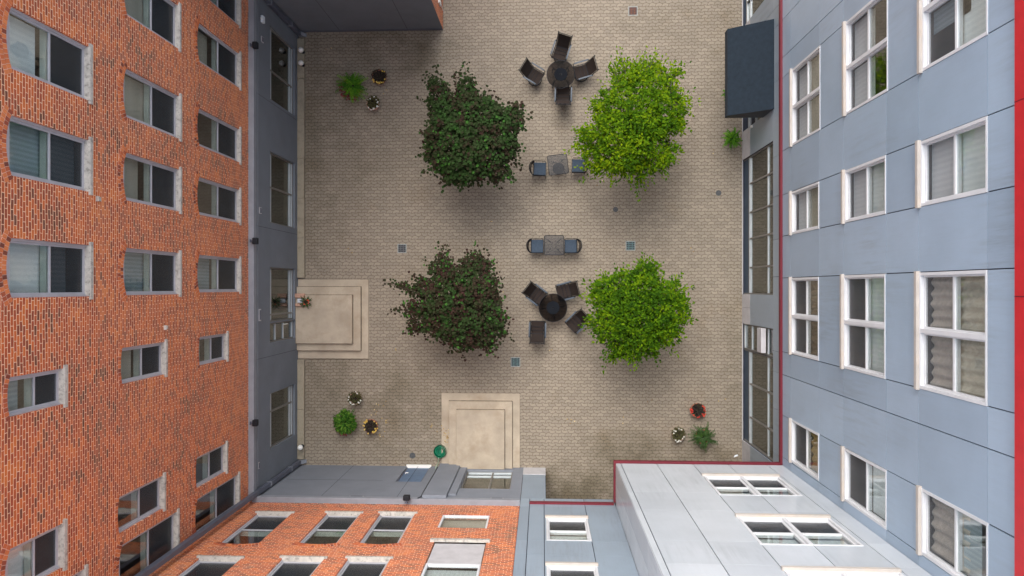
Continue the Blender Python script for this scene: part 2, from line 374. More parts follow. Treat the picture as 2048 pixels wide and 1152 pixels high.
WTS = lambda a, b, c: (XTW-c, a, b)
WLK = lambda a, b, c: (a, YLK+c, b)
ROOF = 17.5
print('planes', XL, YB, YT, XR, Z_CAP, ZRED, YTW, XTW)

def wall(mb, W, a0, a1, b0, b1, holes, depth, c=0.0):
    A = sorted({a0, a1, *[h[i] for h in holes for i in (0, 1) if a0 < h[i] < a1]})
    B = sorted({b0, b1, *[h[i] for h in holes for i in (2, 3) if b0 < h[i] < b1]})
    ins = lambda a, b: any(h[0] < a < h[1] and h[2] < b < h[3] for h in holes)
    for j in range(len(B)-1):
        i = 0
        while i < len(A)-1:
            if ins((A[i]+A[i+1])/2, (B[j]+B[j+1])/2): i += 1; continue
            k = i
            while k+1 < len(A)-1 and not ins((A[k+1]+A[k+2])/2, (B[j]+B[j+1])/2): k += 1
            mb.quad(W(A[i], B[j], c), W(A[k+1], B[j], c), W(A[k+1], B[j+1], c), W(A[i], B[j+1], c)); i = k+1
    for (p, q, r, s) in holes:
        mb.quad(W(p, r, c), W(p, s, c), W(p, s, c-depth), W(p, r, c-depth)); mb.quad(W(q, r, c), W(q, s, c), W(q, s, c-depth), W(q, r, c-depth))
        mb.quad(W(p, r, c), W(q, r, c), W(q, r, c-depth), W(p, r, c-depth)); mb.quad(W(p, s, c), W(q, s, c), W(q, s, c-depth), W(p, s, c-depth))

def arch_z(t, rise):      # t in -1..1, height below crown
    return -rise*(t*t)

def arched_window(root, W, a0, a1, b0, b1, rise, axis, blind=None, wallmat=None, small=False, sills=True):
    """opening a0..a1 x b0..b1(crown). returns hole; adds spandrels, arch bricks, sill, frame"""
    ac = (a0+a1)/2; hw = (a1-a0)/2; ns = 10; D = .16
    sp = MB()
    for i in range(ns):
        t0 = -1+2*i/ns; t1 = -1+2*(i+1)/ns; z0 = b1+arch_z(t0, rise); z1 = b1+arch_z(t1, rise); p = ac+hw*t0; q = ac+hw*t1
        sp.quad(W(p, z0, 0), W(q, z1, 0), W(q, b1, 0), W(p, b1, 0)); sp.quad(W(p, z0, 0), W(q, z1, 0), W(q, z1, -D), W(p, z0, -D))
    sp.build('arch_spandrel', wallmat, root)
    # arch bricks (two header courses), slightly proud
    ar = MB(); ar.attr = []
    rad = (hw*hw+rise*rise)/(2*rise); cz = b1-rad; amax = math.asin(min(.99, hw/rad))*1.12
    for ringi, (r0, r1) in enumerate(((rad+.004, rad+.100), (rad+.112, rad+.205))):
        if small and ringi: continue
        nb = max(8, int(2*amax*rad/.082)); nb += ringi
        for i in range(nb):
            t0 = -amax+2*amax*(i+.07)/nb; t1 = -amax+2*amax*(i+.93)/nb; c1 = .008+random.random()*.004
            pts = [(ac+r*math.sin(t), cz+r*math.cos(t)) for r, t in ((r0, t0), (r0, t1), (r1, t1), (r1, t0))]
            ar.hexa([W(p[0], p[1], -.01) for p in pts]+[W(p[0], p[1], c1) for p in pts]); ar.attr += [random.random()]*6
    # mortar bed behind the arch
    bed = MB(); r0, r1 = rad, rad+(.108 if small else .212)
    for i in range(14):
        t0 = -amax+2*amax*i/14; t1 = -amax+2*amax*(i+1)/14
        pts = [(ac+r*math.sin(t), cz+r*math.cos(t)) for r, t in ((r0, t0), (r0, t1), (r1, t1), (r1, t0))]
        bed.quad(*[W(p[0], p[1], .003) for p in pts])
    arch = ar.build('arch', MT['archbrick'], root); bed.build('mortar_bed', MT['mortar'], arch)
    # frame
    fr = MB(); cf = -.10; bs = b0+.10
    fw = .055
    fr.bw(W, a0, a0+.045, bs, b1-rise*.9, cf-.05, cf+.05); fr.bw(W, a1-.045, a1, bs, b1-rise*.9, cf-.05, cf+.05)      # outer brick mould
    fr.bw(W, a0+.045, a0+.035+fw, bs, b1-rise*.6, cf-.04, cf+.015); fr.bw(W, a1-.035-fw, a1-.045, bs, b1-rise*.6, cf-.04, cf+.015)
    fr.bw(W, a0+.035, a1-.035, bs, bs+.06, cf-.04, cf+.02)
    zt = b1-rise-.06
    n2 = 8
    for i in range(n2):      # arched head board
        t0 = -1+2*i/n2; t1 = -1+2*(i+1)/n2; p = ac+hw*t0*.98; q = ac+hw*t1*.98; h0 = b1+arch_z(t0, rise); h1 = b1+arch_z(t1, rise)
        fr.hexa([W(p, zt, cf-.04), W(q, zt, cf-.04), W(q, zt, cf+.012), W(p, zt, cf+.012), W(p, h0, cf-.04), W(q, h1, cf-.04), W(q, h1, cf+.012), W(p, h0, cf+.012)])
    zm = bs+(zt-bs)*.50; i0 = a0+.035+fw; i1 = a1-.035-fw
    fr.bw(W, i0, i1, zm-.018, zm+.018, cf-.03, cf+.012)
    win = fr.build('window', MT['alu'], root)
    for (p, q) in ((bs+.06, zm-.018), (zm+.018, zt)):
        g_ = MB(); g_.bw(W, i0, i1, p, q, cf-.012, cf-.006); g_.build('pane', MT['glass'] if p > zm else MT['screen'], win)
    r_ = MB(); r_.bw(W, a0+.02, a1-.02, zm-.04, zm+.015, cf-.19, cf-.06); r_.bw(W, ac-.03, ac+.02, zm+.015, zm+.035, cf-.15, cf-.10)
    r_.build('meeting_rail', MT['rail'], win)
    if sills:
        s_ = MB(); s_.hexa([W(a0-.0, b0+.0, cf-.04), W(a1, b0+.0, cf-.04), W(a1, b0+.0, .045), W(a0, b0+.0, .045),
                            W(a0, b0+.125, cf-.04), W(a1, b0+.125, cf-.04), W(a1, b0+.095, .045), W(a0, b0+.095, .045)])
        s_.bw(W, a0-.07, a0-.001, b0, b0+.094, -.01, .045); s_.bw(W, a1+.001, a1+.07, b0, b0+.094, -.01, .045)
        s_.build('sill', MT['sillstone'], win, bevel=.008)
    if blind:
        for (kind, lo, hi) in blind:
            z0 = bs+(b1-bs)*lo; z1 = bs+(b1-bs)*hi; bm = MB(); bm.bw(W, a0+.03, a1-.03, z0, z1, cf-.235, cf-.225)
            bm.build('blind', MT[kind], win)
    return (a0, a1, b0, b1)

m_, nt_, n_, l_, b_ = new_mat('archbrick'); at_ = n_.new('ShaderNodeAttribute'); at_.attribute_name = 'var'
l_.new(RAMP(n_, l_, at_.outputs['Fac'], [(0, (.70, .23, .08)), (.6, (.55, .14, .05)), (.85, (.34, .08, .04)), (1, (.18, .05, .03))]), b_.inputs['Base Color']); b_.inputs['Roughness'].default_value = .85
MT['archbrick'] = m_; MT['mortar'] = simple('mortar', (.80, .55, .43), .9, var=.15, scale=6)

def shell(mb, x0, x1, y0, y1, z0, z1, skip=()):
    """closed outer box without the faces named in skip"""
    F_ = {'-x': [(x0,y0,z0),(x0,y1,z0),(x0,y1,z1),(x0,y0,z1)], '+x': [(x1,y0,z0),(x1,y1,z0),(x1,y1,z1),(x1,y0,z1)],
          '-y': [(x0,y0,z0),(x1,y0,z0),(x1,y0,z1),(x0,y0,z1)], '+y': [(x0,y1,z0),(x1,y1,z0),(x1,y1,z1),(x0,y1,z1)]}
    for k, q in F_.items():
        if k not in skip: mb.quad(*q)

# ================================================================= LEFT BRICK BUILDING
LB = empty('brick_building', (XL, 2, 0), label='long orange brick building on the left above a grey ground floor', cat='building', world=True)
T = 'blind_teal'; BX = 'blind_x'; BB = 'blind_beige'
# (crown px, sill px, y0, y1, blinds)
LW = [
 (12, 186, 89.6, 209.6, [(BX, .5, 1)]), (12, 186, 275, 391, [(T, .0, 1)]), (12, 187, 484.3, 599, [(BX, .45, 1), (T, .12, .45)]),
 (14, 136, 729, 814, [(T, .55, 1)]), (9, 135, 1037, 1139, [(BX, .3, 1)]), (9, 177, 1128, 1232, None), (12, 186, -130, -12, [(BX, .5, 1)]),
 (247, 363, 7.6, 105, [(BB, .4, 1)]), (246, 364.5, 188, 284, [(BB, .45, 1)]), (246, 364.5, 334.6, 428.7, [(BB, .55, 1)]),
 (246, 364, 500.7, 593.7, [(T, .45, 1)]), (241, 335.7, 678, 753.7, [(BB, .5, 1)]), (235, 332.5, 944, 1021, None), (237, 360, 1016, 1110, None),
 (394, 483, -20, 58, None), (394, 483.5, 104, 182, [(BB, .55, 1)]), (394, 483.5, 254.6, 330, None), (394, 483.5, 375.6, 451, None),
 (394, 483.5, 513, 588, [(T, .5, 1)]), (397, 458, 661.6, 723, [(T, .6, 1)]), (391, 456.6, 881, 946.6, None), (390, 481, 942.7, 1017, None)]
holes = []
for (pc, ps, y0, y1, bl) in LW:
    ya, z0 = PX(ps, y1, XLB+.04); yb, _ = PX(ps, y0, XLB+.04); _, z1 = PX(pc, (y0+y1)/2, XLB)
    small = (y1-y0) < 90 and ps < 340 or (y1-y0) < 68
    holes.append(arched_window(LB, WLB, ya+.07, yb-.07, z0, z1, .06 if small else .13, 'x', bl, MT['brick_x'], small))
LY0, LY1 = YBB, 26.0
mb = MB(); wall(mb, WLB, LY0, LY1, Z_CAP, ROOF, holes, .16); mb.build('brick_wall', MT['brick_x'], LB)
mb = MB(); shell(mb, XLB-12, XLB, -14, LY1, 0, ROOF, ('+x',)); mb.quad((XLB, -14, 0), (XLB, LY0, 0), (XLB, LY0, ROOF), (XLB, -14, ROOF)); mb.build('rear_wall', MT['brick_x'], LB)
mb = MB(); mb.box(XLB-12, XLB+.15, -14.1, LY1, ROOF, ROOF+.3); mb.build('roof', MT['roof'], LB)
mb = MB()
for z in (Z_CAP+.15, Z_CAP+3.7, Z_CAP+7.3, Z_CAP+10.9): mb.box(XLB-11.9, XLB-.36, -13.9, LY1-.1, z-.15, z)
mb.build('floor_slab', MT['floor'], LB)
# grey ground floor with storefront windows
def storefront(root, W, a0, a1, b0, b1, mull, rails, mat='alu_light', sub='storefront_window', bulk=0, D=.12, glass='glass_dark', side=None):
    fr = MB(); s = .05
    fr.bw(W, a0, a0+s, b0, b1, -D-.05, -D+.03); fr.bw(W, a1-s, a1, b0, b1, -D-.05, -D+.03)
    fr.bw(W, a0+s, a1-s, b0+bulk, b0+bulk+.07, -D-.05, -D+.035); fr.bw(W, a0+s, a1-s, b1-.06, b1, -D-.05, -D+.03)
    win = fr.build(sub, MT['bronze'], root)
    hr = MB()
    for r in rails: hr = MB(); hr.bw(W, a0+s, a1-s, r-.025, r+.025, -D-.04, -D+.025); hr.build('rail', MT[mat], win)
    hr = MB(); hr.bw(W, a0+s, a1-s, b0+bulk+.075, b0+bulk+.12, -D-.04, -D+.04)
    hr.build('rail', MT[mat], win)
    mu = MB()
    for m in mull: mu.bw(W, m-.03, m+.03, b0+bulk+.07, b1-.06, -D-.05, -D+.035)
    if mull: mu.build('mullion', MT['bronze'], win)
    if bulk:
        bk = MB(); bk.bw(W, a0+s, a1-s, b0, b0+bulk, -D-.05, -D+.01); bk.build('bulkhead', MT['navy'], win)
    pa = sorted([a0+s, a1-s]+list(mull)); 
    for p, q in zip(pa[:-1], pa[1:]):
        g_ = MB(); g_.bw(W, p+.02, q-.02, b0+bulk+.07, b1-.06, -D-.02, -D-.012); g_.build('pane', MT[glass], win)
    return (a0, a1, b0, b1)
sh = []
zt0 = PX(540, 300, XL)[1]; zb0 = PX(590, 457, XL)[1]
yy = lambda py, px=590: PX(px, py, XL)[0]
for (t, b, ml) in ((98, 232, 176), (327, 457, 391), (538, 638, 625), (768, 870, 803)):
    a1_, a0_ = yy(t), yy(b)
    lo = zb0
    sh.append(storefront(LB, WL, a0_, a1_, lo, zt0, [yy(ml)], [zt0-.32, lo+.30]))
# glazed door beside the third window, opening onto the steps
dz0 = .36; sh.append(storefront(LB, WL, yy(676), yy(640), dz0, zt0, [], [zt0-.75, 1.35], sub='door'))
dh = MB(); ya = yy(642); dh.tube([(XL+.0, ya-.06, 1.3), (XL+.05, ya-.06, 1.3), (XL+.05, ya-.06, 1.6), (XL+.0, ya-.06, 1.6)], .014); dh.build('door_handle', MT['globe'], LB)
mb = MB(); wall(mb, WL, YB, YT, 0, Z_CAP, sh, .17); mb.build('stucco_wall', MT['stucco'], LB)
# scored control joints
mb = MB()
for py in (238, 468, 700): y = yy(py); mb.bw(WL, y-.006, y+.006, .0, Z_CAP, -.001, .003)
mb.build('control_joint', MT['seam'], LB)
mb = MB(); mb.bw(WL, YB, YT, Z_CAP, Z_CAP+.10, -.13, .07); mb.bw(WL, YB, YT, Z_CAP-.22, Z_CAP-.003, -.01, .035); mb.build('ledge', MT['cap'], LB, bevel=.01)
mb = MB(); y0_, y1_ = YB+.3, YT-.3; mb.tube([(XL+.03, y0_, Z_CAP-.32), (XL+.03, y1_, Z_CAP-.32)], .012, 6); mb.build('conduit', MT['cap'], LB)
mb = MB(); mb.box(XLB-11.9, XLB-.3, -13, YT, .02, .06); mb.box(XL-3.2, XL-3.1, YB, YT, .06, Z_CAP); mb.build('lobby', MT['room'], LB)

def downspout(x, y, z0, z1, wd, label, foot=(1, 1)):
    o = empty('downspout', (x, y, z0), label=label, cat='downspout', world=True)
    mb = MB(); mb.box(x-wd/2, x+wd/2, y-wd/2, y+wd/2, z0+.2, z1); mb.build('pipe', MT['gutter'], o, bevel=.012)
    mb = MB()
    for z in (z0+1.2, z0+3.2, z1-.4): mb.box(x-wd/2-.012, x+wd/2+.012, y-wd/2-.012, y+wd/2+.012, z, z+.06)
    mb.build('strap', MT['cap'], o)
    mb = MB(); mb.hexa([(x-.07, y-.07, z0+.03), (x+.07+.15*foot[0], y-.07, z0+.03), (x+.07+.15*foot[0], y+.07, z0+.03), (x-.07, y+.07, z0+.03),
                        (x-.07, y-.07, z0+.26), (x+.07, y-.07, z0+.26), (x+.07, y+.07, z0+.26), (x-.07, y+.07, z0+.26)]); mb.build('elbow', MT['cap'], o)
    return o
downspout(XL+.12, YB+.16, 0, ROOF, .15, 'dark grey downspout running the full height of the corner between the two brick walls')
downspout(XL+.12, YT-.14, 0, Z_CAP-.02, .15, 'short dark downspout in the upper left corner beside the dark grey wall')

# ================================================================= BOTTOM BRICK BUILDING
BBLD = empty('brick_building', (-5, YB, 0), label='orange brick wing at the bottom above a grey base with a blue door', cat='building', world=True)
xl0 = XL; xl1 = PY(1047, 937, YB)[0]
holes = []
for (s0, s1, ys, yt, bl) in ((512, 591, 1021.5, 1089, None), (651, 728, 1021.5, 1089, None), (757, 836, 1022, 1089, None),
                          (396, 492, 1110, 0, [('blind_y', .6, 1)]), (561, 657, 1110.5, 0, None), (692, 788, 1111, 0, None)):
    x0, z0 = PY(s0, ys, YBB+.04); x1, _ = PY(s1, ys, YBB+.04)
    z1 = PY(s0, yt, YBB)[1] if yt else z0+2.55
    holes.append(arched_window(BBLD, WBB, x0+.07, x1-.07, z0, z1, .12, 'y', bl, MT['brick_y']))
# small white-framed window and the tall infilled opening under its stone sill
def plain_window(root, W, a0, a1, b0, b1, blind='blind_y', mat='white', cf=-.05):
    fr = MB(); s = .06
    for q in ((a0, a0+s, b0, b1), (a1-s, a1, b0, b1), (a0+s, a1-s, b0, b0+s), (a0+s, a1-s, b1-s, b1)): fr.bw(W, *q, cf-.05, cf+.03)
    win = fr.build('window', MT[mat], root); g_ = MB(); g_.bw(W, a0+s, a1-s, b0+s, b1-s, cf-.02, cf-.012); g_.build('pane', MT['glass'], win)
    if blind: g_ = MB(); g_.bw(W, a0+.02, a1-.02, b0, b1, cf-.16, cf-.15); g_.build('blind', MT[blind], win)
    return (a0, a1, b0, b1)
x0, z0 = PY(886, 1028.5, YBB); x1, _ = PY(980, 1029, YBB); z1 = PY(900, 1055.5, YBB)[1]
holes.append(plain_window(BBLD, WBB, x0, x1, z0, z1, 'blind_beige'))
x0, z0 = PY(868, 1084, YBB); x1, _ = PY(973, 1084, YBB); zi = PY(868, 1125, YBB)[1]
hole_inf = (x0, x1, z0, zi+1.6); holes.append(hole_inf)
mb = MB(); mb.bw(WBB, x0+.03, x1-.03, z0, zi, -.10, -.04); mb.build('infill_panel', MT['plinth'], BBLD)
mb = MB(); mb.bw(WBB, x0-.12, x1+.10, z0-.14, z0, -.10, .07); mb.build('sill', MT['sillstone'], BBLD, bevel=.01)
plain_window(BBLD, WBB, x0+.02, x1-.02, zi, zi+1.6)
mb = MB(); wall(mb, WBB, XLB, xl1, Z_CAP, ROOF, holes, .16); mb.build('brick_wall', MT['brick_y'], BBLD)
mb = MB(); shell(mb, XLB, xl1-.01, YBB-9, YBB, 0, ROOF, ('+y',)); mb.build('rear_wall', MT['brick_y'], BBLD)
mb = MB(); mb.box(XLB+.16, xl1, YBB-9.1, YBB+.15, ROOF, ROOF+.3); mb.build('roof', MT['roof'], BBLD)
mb = MB()
for z in (Z_CAP+.15, Z_CAP+3.7, Z_CAP+7.3): mb.box(XLB+.1, xl1-.1, YBB-8.9, YBB-.36, z-.15, z)
mb.build('floor_slab', MT['floor'], BBLD)
# grey base
xa, _ = PY(790, 962, YB); 
dxa = PY(813, 934, YB)[0]; dxb = PY(861, 934, YB)[0]; dz1 = PY(790, 963, YB)[1]
wxa = PY(934.5, 940.4, YB)[0]; wxb = PY(1026, 942, YB)[0]; wz1 = PY(1023, 978, YB)[1]; wmu = PY(985.5, 944, YB)[0]
bh = [(dxa, dxb, .03, dz1), (wxa, wxb, .40, wz1)]
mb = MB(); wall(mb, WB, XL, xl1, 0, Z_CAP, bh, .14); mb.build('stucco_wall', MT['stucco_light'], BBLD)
d_ = MB(); d_.bw(WB, dxa+.05, dxb-.05, .05, dz1-.05, -.11, -.06); door = d_.build('door', MT['door_blue'], BBLD)
f_ = MB(); f_.bw(WB, dxa, dxa+.05, .03, dz1, -.13, -.04); f_.bw(WB, dxb-.05, dxb, .03, dz1, -.13, -.04); f_.bw(WB, dxa+.05, dxb-.05, dz1-.05, dz1, -.13, -.04); f_.build('door_frame', MT['gutter'], door)
f_ = MB(); f_.bw(WB, dxa-.02, dxb+.02, .0, .06, -.12, .07); f_.build('threshold', MT['globe'], door)
f_ = MB(); f_.tube([WB(dxa+.13, .98, -.05), WB(dxa+.13, .98, .0), WB(dxa+.24, .98, .0)], .016); f_.build('door_handle', MT['globe'], door)
storefront(BBLD, WB, wxa, wxb, .40, wz1, [wmu], [wz1-.30, .95], sub='glazed_door')
# projecting pier
pa, _ = PY(881, 927, YB+.12); pb, _ = PY(921, 930, YB+.12)
mb = MB(); mb.bw(WB, pa, pb, 0, Z_CAP-.12, 0, .14); mb.build('pier', MT['stucco_light'], BBLD, bevel=.01)
mb = MB(); mb.bw(WB, pb+.01, PY(935, 940, YB)[0]-.03, 0, Z_CAP-.5, 0, .07); mb.build('pilaster', MT['stucco_light'], BBLD, bevel=.01)
mb = MB(); mb.bw(WB, XL, xl1, Z_CAP, Z_CAP+.10, -.13, .07); mb.bw(WB, XL, xl1, Z_CAP-.22, Z_CAP-.003, -.01, .035); mb.build('ledge', MT['cap'], BBLD, bevel=.01)
mb = MB(); x = pa-.06; mb.tube([(x, YB+.05, .3), (x, YB+.05, Z_CAP-.5), (x+.03, YB+.08, Z_CAP-.1), (x-.05, YB+.08, Z_CAP+.05)], .018, 6); mb.build('pipe', MT['black'], BBLD)
mb = MB()
for px in (650, 800):
    x = PY(px, 985, YB)[0]; mb.bw(WB, x-.006, x+.006, 0, Z_CAP-.25, -.001, .003)
z = PY(700, 960, YB)[1]; mb.bw(WB, XL+.3, dxa-.5, z-.006, z+.006, -.001, .003)
mb.build('control_joint', MT['seam'], BBLD)

def vent(W, a, b, wd, hg, label, parentless=True):
    p = W(a, b, 0); o = empty('wall_vent', p, label=label, cat='vent', world=True)
    m1 = MB(); m1.bw(W, a-wd/2, a+wd/2, b-hg/2, b+hg/2, 0, .025); m1.build('cover', MT['plinth'], o)
    m2 = MB()
    for i in range(3): q = b-hg/2+hg*(i+1)/4; m2.bw(W, a-wd*.4, a+wd*.4, q-.012, q+.012, .025, .035)
    m2.build('louvre', MT['gutter'], o)
for (px, py, wd, hg, lb) in ((520, 421, .22, .18, 'small square white vent high on the grey left wall, above the second window'),
                             (519, 630, .42, .16, 'long white louvred vent on the grey left wall above the step entrance'),
                             (517, 931, .22, .10, 'narrow white vent at the lower end of the grey left wall'),
                             (524, 79, .2, .18, 'pale vent just below the black floodlight near the upper left corner')):
    y, z = PX(px, py, XL); vent(WL, y, z, wd, hg, lb)
for (px, py, wd, hg, lb) in ((713, 994, .5, .08, 'thin slot vent in the bottom grey wall left of the blue door'), (994, 998, .45, .08, 'thin slot vent in the bottom grey wall above the glazed doors')):
    x, z = PY(px, py, YB); vent(WB, x, z, wd, hg, lb)
y, z = PX(523, 39, XL)
o = empty('alarm_box', (XL, y, z), label='pale blue alarm box near the top left corner of the grey wall', cat='alarm box', world=True)
mb = MB(); mb.bw(WL, y-.12, y+.12, z-.1, z+.1, 0, .09); mb.build('housing', MT['paper'], o, bevel=.02)
mb = MB(); mb.lathe([(0, 0), (.04, 0), (.03, .05), (0, .06)], WL(y, z+.1, .045), 10); mb.build('beacon', MT['globe'], o)
for (px, py, lb) in ((330, 655, 'small round dryer vent on the brick wall between the window columns'), (195, 398, 'small grey patch plate beside the stone sill of a tall brick window'), (197, 1145, None)):
    if lb:
        y, z = PX(px, py, XLB); mb = MB(); mb.bw(WLB, y-.05, y+.05, z-.06, z+.05, .0, .05); mb.bw(WLB, y-.06, y+.06, z+.05, z+.065, .0, .075); tag(mb.build('wall_vent', MT['sillstone'], bevel=.008), lb, 'vent')

def flood(W, a, b, label):
    p = W(a, b, 0); o = empty('floodlight', p, label=label, cat='floodlight', world=True, group='floodlights along the ledge')
    m1 = MB(); m1.bw(W, a-.11, a+.11, b-.12, b+.06, .07, .24); m1.build('lamp_head', MT['frame'], o, bevel=.03)
    m2 = MB(); m2.tube([W(a, b+.02, .0), W(a, b+.02, .08)], .03); m2.bw(W, a-.05, a+.05, b-.04, b+.08, 0, .02); m2.build('bracket', MT['gutter'], o)
    m3 = MB(); m3.bw(W, a-.09, a+.09, b-.13, b-.12, .09, .22); m3.build('lens', MT['glass'], o)
for (py, lb) in ((90, 'black floodlight on the left ledge nearest the upper left corner'), (482, 'black floodlight on the left ledge above the gap between second and third windows'), (846, 'black floodlight on the left ledge above the lowest storefront window')):
    y, z = PX(508, py, XL+.12); flood(WL, y, z, lb)
x, z = PY(813, 998, YB+.12); flood(WB, x, z, 'black floodlight on the ledge of the bottom grey wall above the blue door')

# ================================================================= TOP BUILDING
TB = empty('grey_building', (-6, YT, 0), label='dark grey windowless wall block at the top left with a narrow red-brown end', cat='building', world=True)
xe = G(886, 60).x
mb = MB(); wall(mb, WT, XL+.0, xe, 0, ROOF-8, [], .1); mb.build('stucco_wall', MT['stucco_dark'] if 'stucco_dark' in MT else MT['stucco'], TB)
mb = MB(); mb.bw(WT, XL+.02, xe+.003, 0, .13, 0, .012); mb.build('base_trim', MT['gutter'], TB)
mb = MB(); mb.quad((xe, YT, 0), (xe, YT+10, 0), (xe, YT+10, ROOF-8), (xe, YT, ROOF-8)); mb.build('end_wall', MT['brick_x'], TB)
mb = MB(); mb.quad((XL, YT+10, 0), (xe, YT+10, 0), (xe, YT+10, ROOF-8), (XL, YT+10, ROOF-8)); mb.build('rear_wall', MT['stucco'], TB)
mb = MB(); mb.box(XL+.16, xe+.1, YT-.1, YT+10.1, ROOF-8, ROOF-7.7); mb.build('roof', MT['roof'], TB)
mb = MB()
for px in (655, 800): x = PY(px, 30, YT)[0]; mb.bw(WT, x-.006, x+.006, .2, ROOF-8, -.001, .003)
mb.build('control_joint', MT['seam'], TB)
mb = MB(); mb.box(xe, xe+.06, YT+.55, YT+.75, .9, 1.3); mb.tube([(xe+.05, YT+.65, 0.1), (xe+.05, YT+.65, .9)], .02, 6); tag(mb.build('utility_box', MT['globe'], bevel=.01), 'small white meter box on the red-brown end wall at the top', 'meter box')

# ================================================================= RIGHT PANEL BUILDING
RB = empty('panel_building', (XR, 0, 0), label='blue-grey panel clad building on the right with red bands and white windows', cat='building', world=True)
def panel_grid(mb, W, As, Bs, holes, ga=.011, gb=.006, t=.03):
    if mb.attr is None: mb.attr = []
    ins = lambda a, b: any(h[0]-.01 < a < h[1]+.01 and h[2]-.01 < b < h[3]+.01 for h in holes)
    for i in range(len(As)-1):
        for j in range(len(Bs)-1):
            if As[i+1]-As[i] < .05 or Bs[j+1]-Bs[j] < .05: continue
            # split cell against holes
            tone = random.random(); rects = [(As[i]+ga, As[i+1]-ga, Bs[j]+gb, Bs[j+1]-gb)]
            for h in holes:
                nr = []
                for r in rects:
                    if h[0] >= r[1] or h[1] <= r[0] or h[2] >= r[3] or h[3] <= r[2]: nr.append(r); continue
                    if h[0] > r[0]: nr.append((r[0], h[0], r[2], r[3]))
                    if h[1] < r[1]: nr.append((h[1], r[1], r[2], r[3]))
                    p, q = max(r[0], h[0]), min(r[1], h[1])
                    if h[2] > r[2]: nr.append((p, q, r[2], h[2]))
                    if h[3] < r[3]: nr.append((p, q, h[3], r[3]))
                rects = nr
            for r in rects:
                if r[1]-r[0] > .012 and r[3]-r[2] > .012: mb.bw(W, r[0], r[1], r[2], r[3], -t, 0); mb.attr += [tone]*6

def panel_window(root, W, a0, a1, b0, b1, double=False, blinds=None, sillc='cream', bm_x=True, rail=.5, scr='screen'):
    """white framed window flush in the cladding. blinds: per light list (lo, hi, mat) """
    s = .062; fr = MB()
    for q in ((a0, a0+s, b0, b1), (a1-s, a1, b0, b1), (a0+s, a1-s, b0, b0+s*.6), (a0+s, a1-s, b1-s*.6, b1)): fr.bw(W, *q, -.12, .012)
    win = fr.build('window', MT['white'], root)
    sa = MB(); cf = -.085
    lights = [(a0+s, a1-s)] if not double else [(a0+s, (a0+a1)/2-.045), ((a0+a1)/2+.045, a1-s)]
    if double: sa.bw(W, (a0+a1)/2-.045, (a0+a1)/2+.045, b0+s*.6, b1-s*.6, -.12, .015)
    zm = b0+(b1-b0)*rail
    for (p, q) in lights:
        k = .04; z0 = b0+s*.6; z1 = b1-s*.6
        for r in ((p, p+k, z0, z1), (q-k, q, z0, z1), (p+k, q-k, z0, z0+k), (p+k, q-k, z1-k, z1), (p+k, q-k, zm-.03, zm+.03)): sa.bw(W, *r, cf-.03, cf+.03)
        sa.bw(W, p+k, q-k, zm-.01, zm+.02, cf-.09, cf-.03)
    sa.build('sash', MT['white'], win)
    for li, (p, q) in enumerate(lights):
        for (z0, z1) in ((b0+s*.6+.04, zm-.03), (zm+.03, b1-s*.6-.04)):
            g_ = MB(); g_.bw(W, p+.04, q-.04, z0, z1, cf-.005, cf+.003); g_.build('pane', MT[scr] if z0 < zm else MT['glass'], win)
        if blinds:
            for (lo, hi, kind, al, ah) in blinds[li % len(blinds)]:
                z0 = b0+(b1-b0)*lo; z1 = b0+(b1-b0)*hi; pa_ = p+(q-p)*al; qa_ = p+(q-p)*ah
                g_ = MB()
                if kind.startswith('curtain'):
                    nn = 36; vs = []; 
                    for i in range(nn+1):
                        t = i/nn; c_ = cf-.14+.03*math.sin(t*31)+.015*math.sin(t*13+1)
                        vs.append((pa_+(qa_-pa_)*t, c_))
                    for i in range(nn):
                        (u0, c0), (u1, c1) = vs[i], vs[i+1]
                        g_.quad(W(u0, z0, c0), W(u1, z0, c1), W(u1, z1, c1), W(u0, z1, c0))
                    g_.build('curtain', MT[kind], win, smooth=True)
                else:
                    g_.bw(W, pa_, qa_, z0, z1, cf-.14, cf-.13); g_.build('blind', MT[kind], win)
    s_ = MB(); s_.bw(W, a0-.03, a1+.03, b0-.10, b0+.0, -.02, .075); s_.build('sill', MT[sillc], win, bevel=.008)
    return (a0, a1, b0-.0, b1)

fl = lambda k, lo=0, hi=1, al=0, ah=1: [(lo, hi, k, al, ah)]
RW = [ # sill px, right px, y0, y1 at the sill, double, blinds
 (1834, 1973.5, -99, 151, True, [fl(BX, .45, 1)+fl(T, 0, .6, .6, 1), fl(BX, .4, 1)]), (1830.5, 1972.5, 280.5, 419, False, [fl(BX)]),
 (1828, 1971.6, 540.6, 780, True, [fl('curtain', .02, 1), fl('curtain', .02, 1)]), (1832, 1974, 968, 1109, False, [fl('curtain', .0, .6)+fl(T, .5, .75)]),
 (1684, 1774, 44, 235.5, True, [fl(BX, 0, .5), fl(BX, 0, .5)]), (1682, 1770, 339, 450, False, [fl(BX, 0, .8)]),
 (1680, 1769, 547, 739, True, [fl(BX, .45, 1)]), (1681, 1771, 890, 1002, False, [fl(BX, .5, 1)]),
 (1578.5, 1639, 138, 296, True, [fl(BB, .35, 1)+fl(BX, 0, .35)]), (1577.5, 1636.5, 381.6, 472.5, False, [fl(BX, 0, .5)+fl(BB, .5, 1)]),
 (1577, 1636, 552.8, 710, True, [fl('curtain_dark', .5, 1)]), (1577, 1636.3, 834, 925, False, [fl('curtain_orange', .5, 1)])]
MT['curtain_dark'] = simple('curtain_dark', (.20, .13, .07), .9)
holes = []; Aset = []; Bset = []
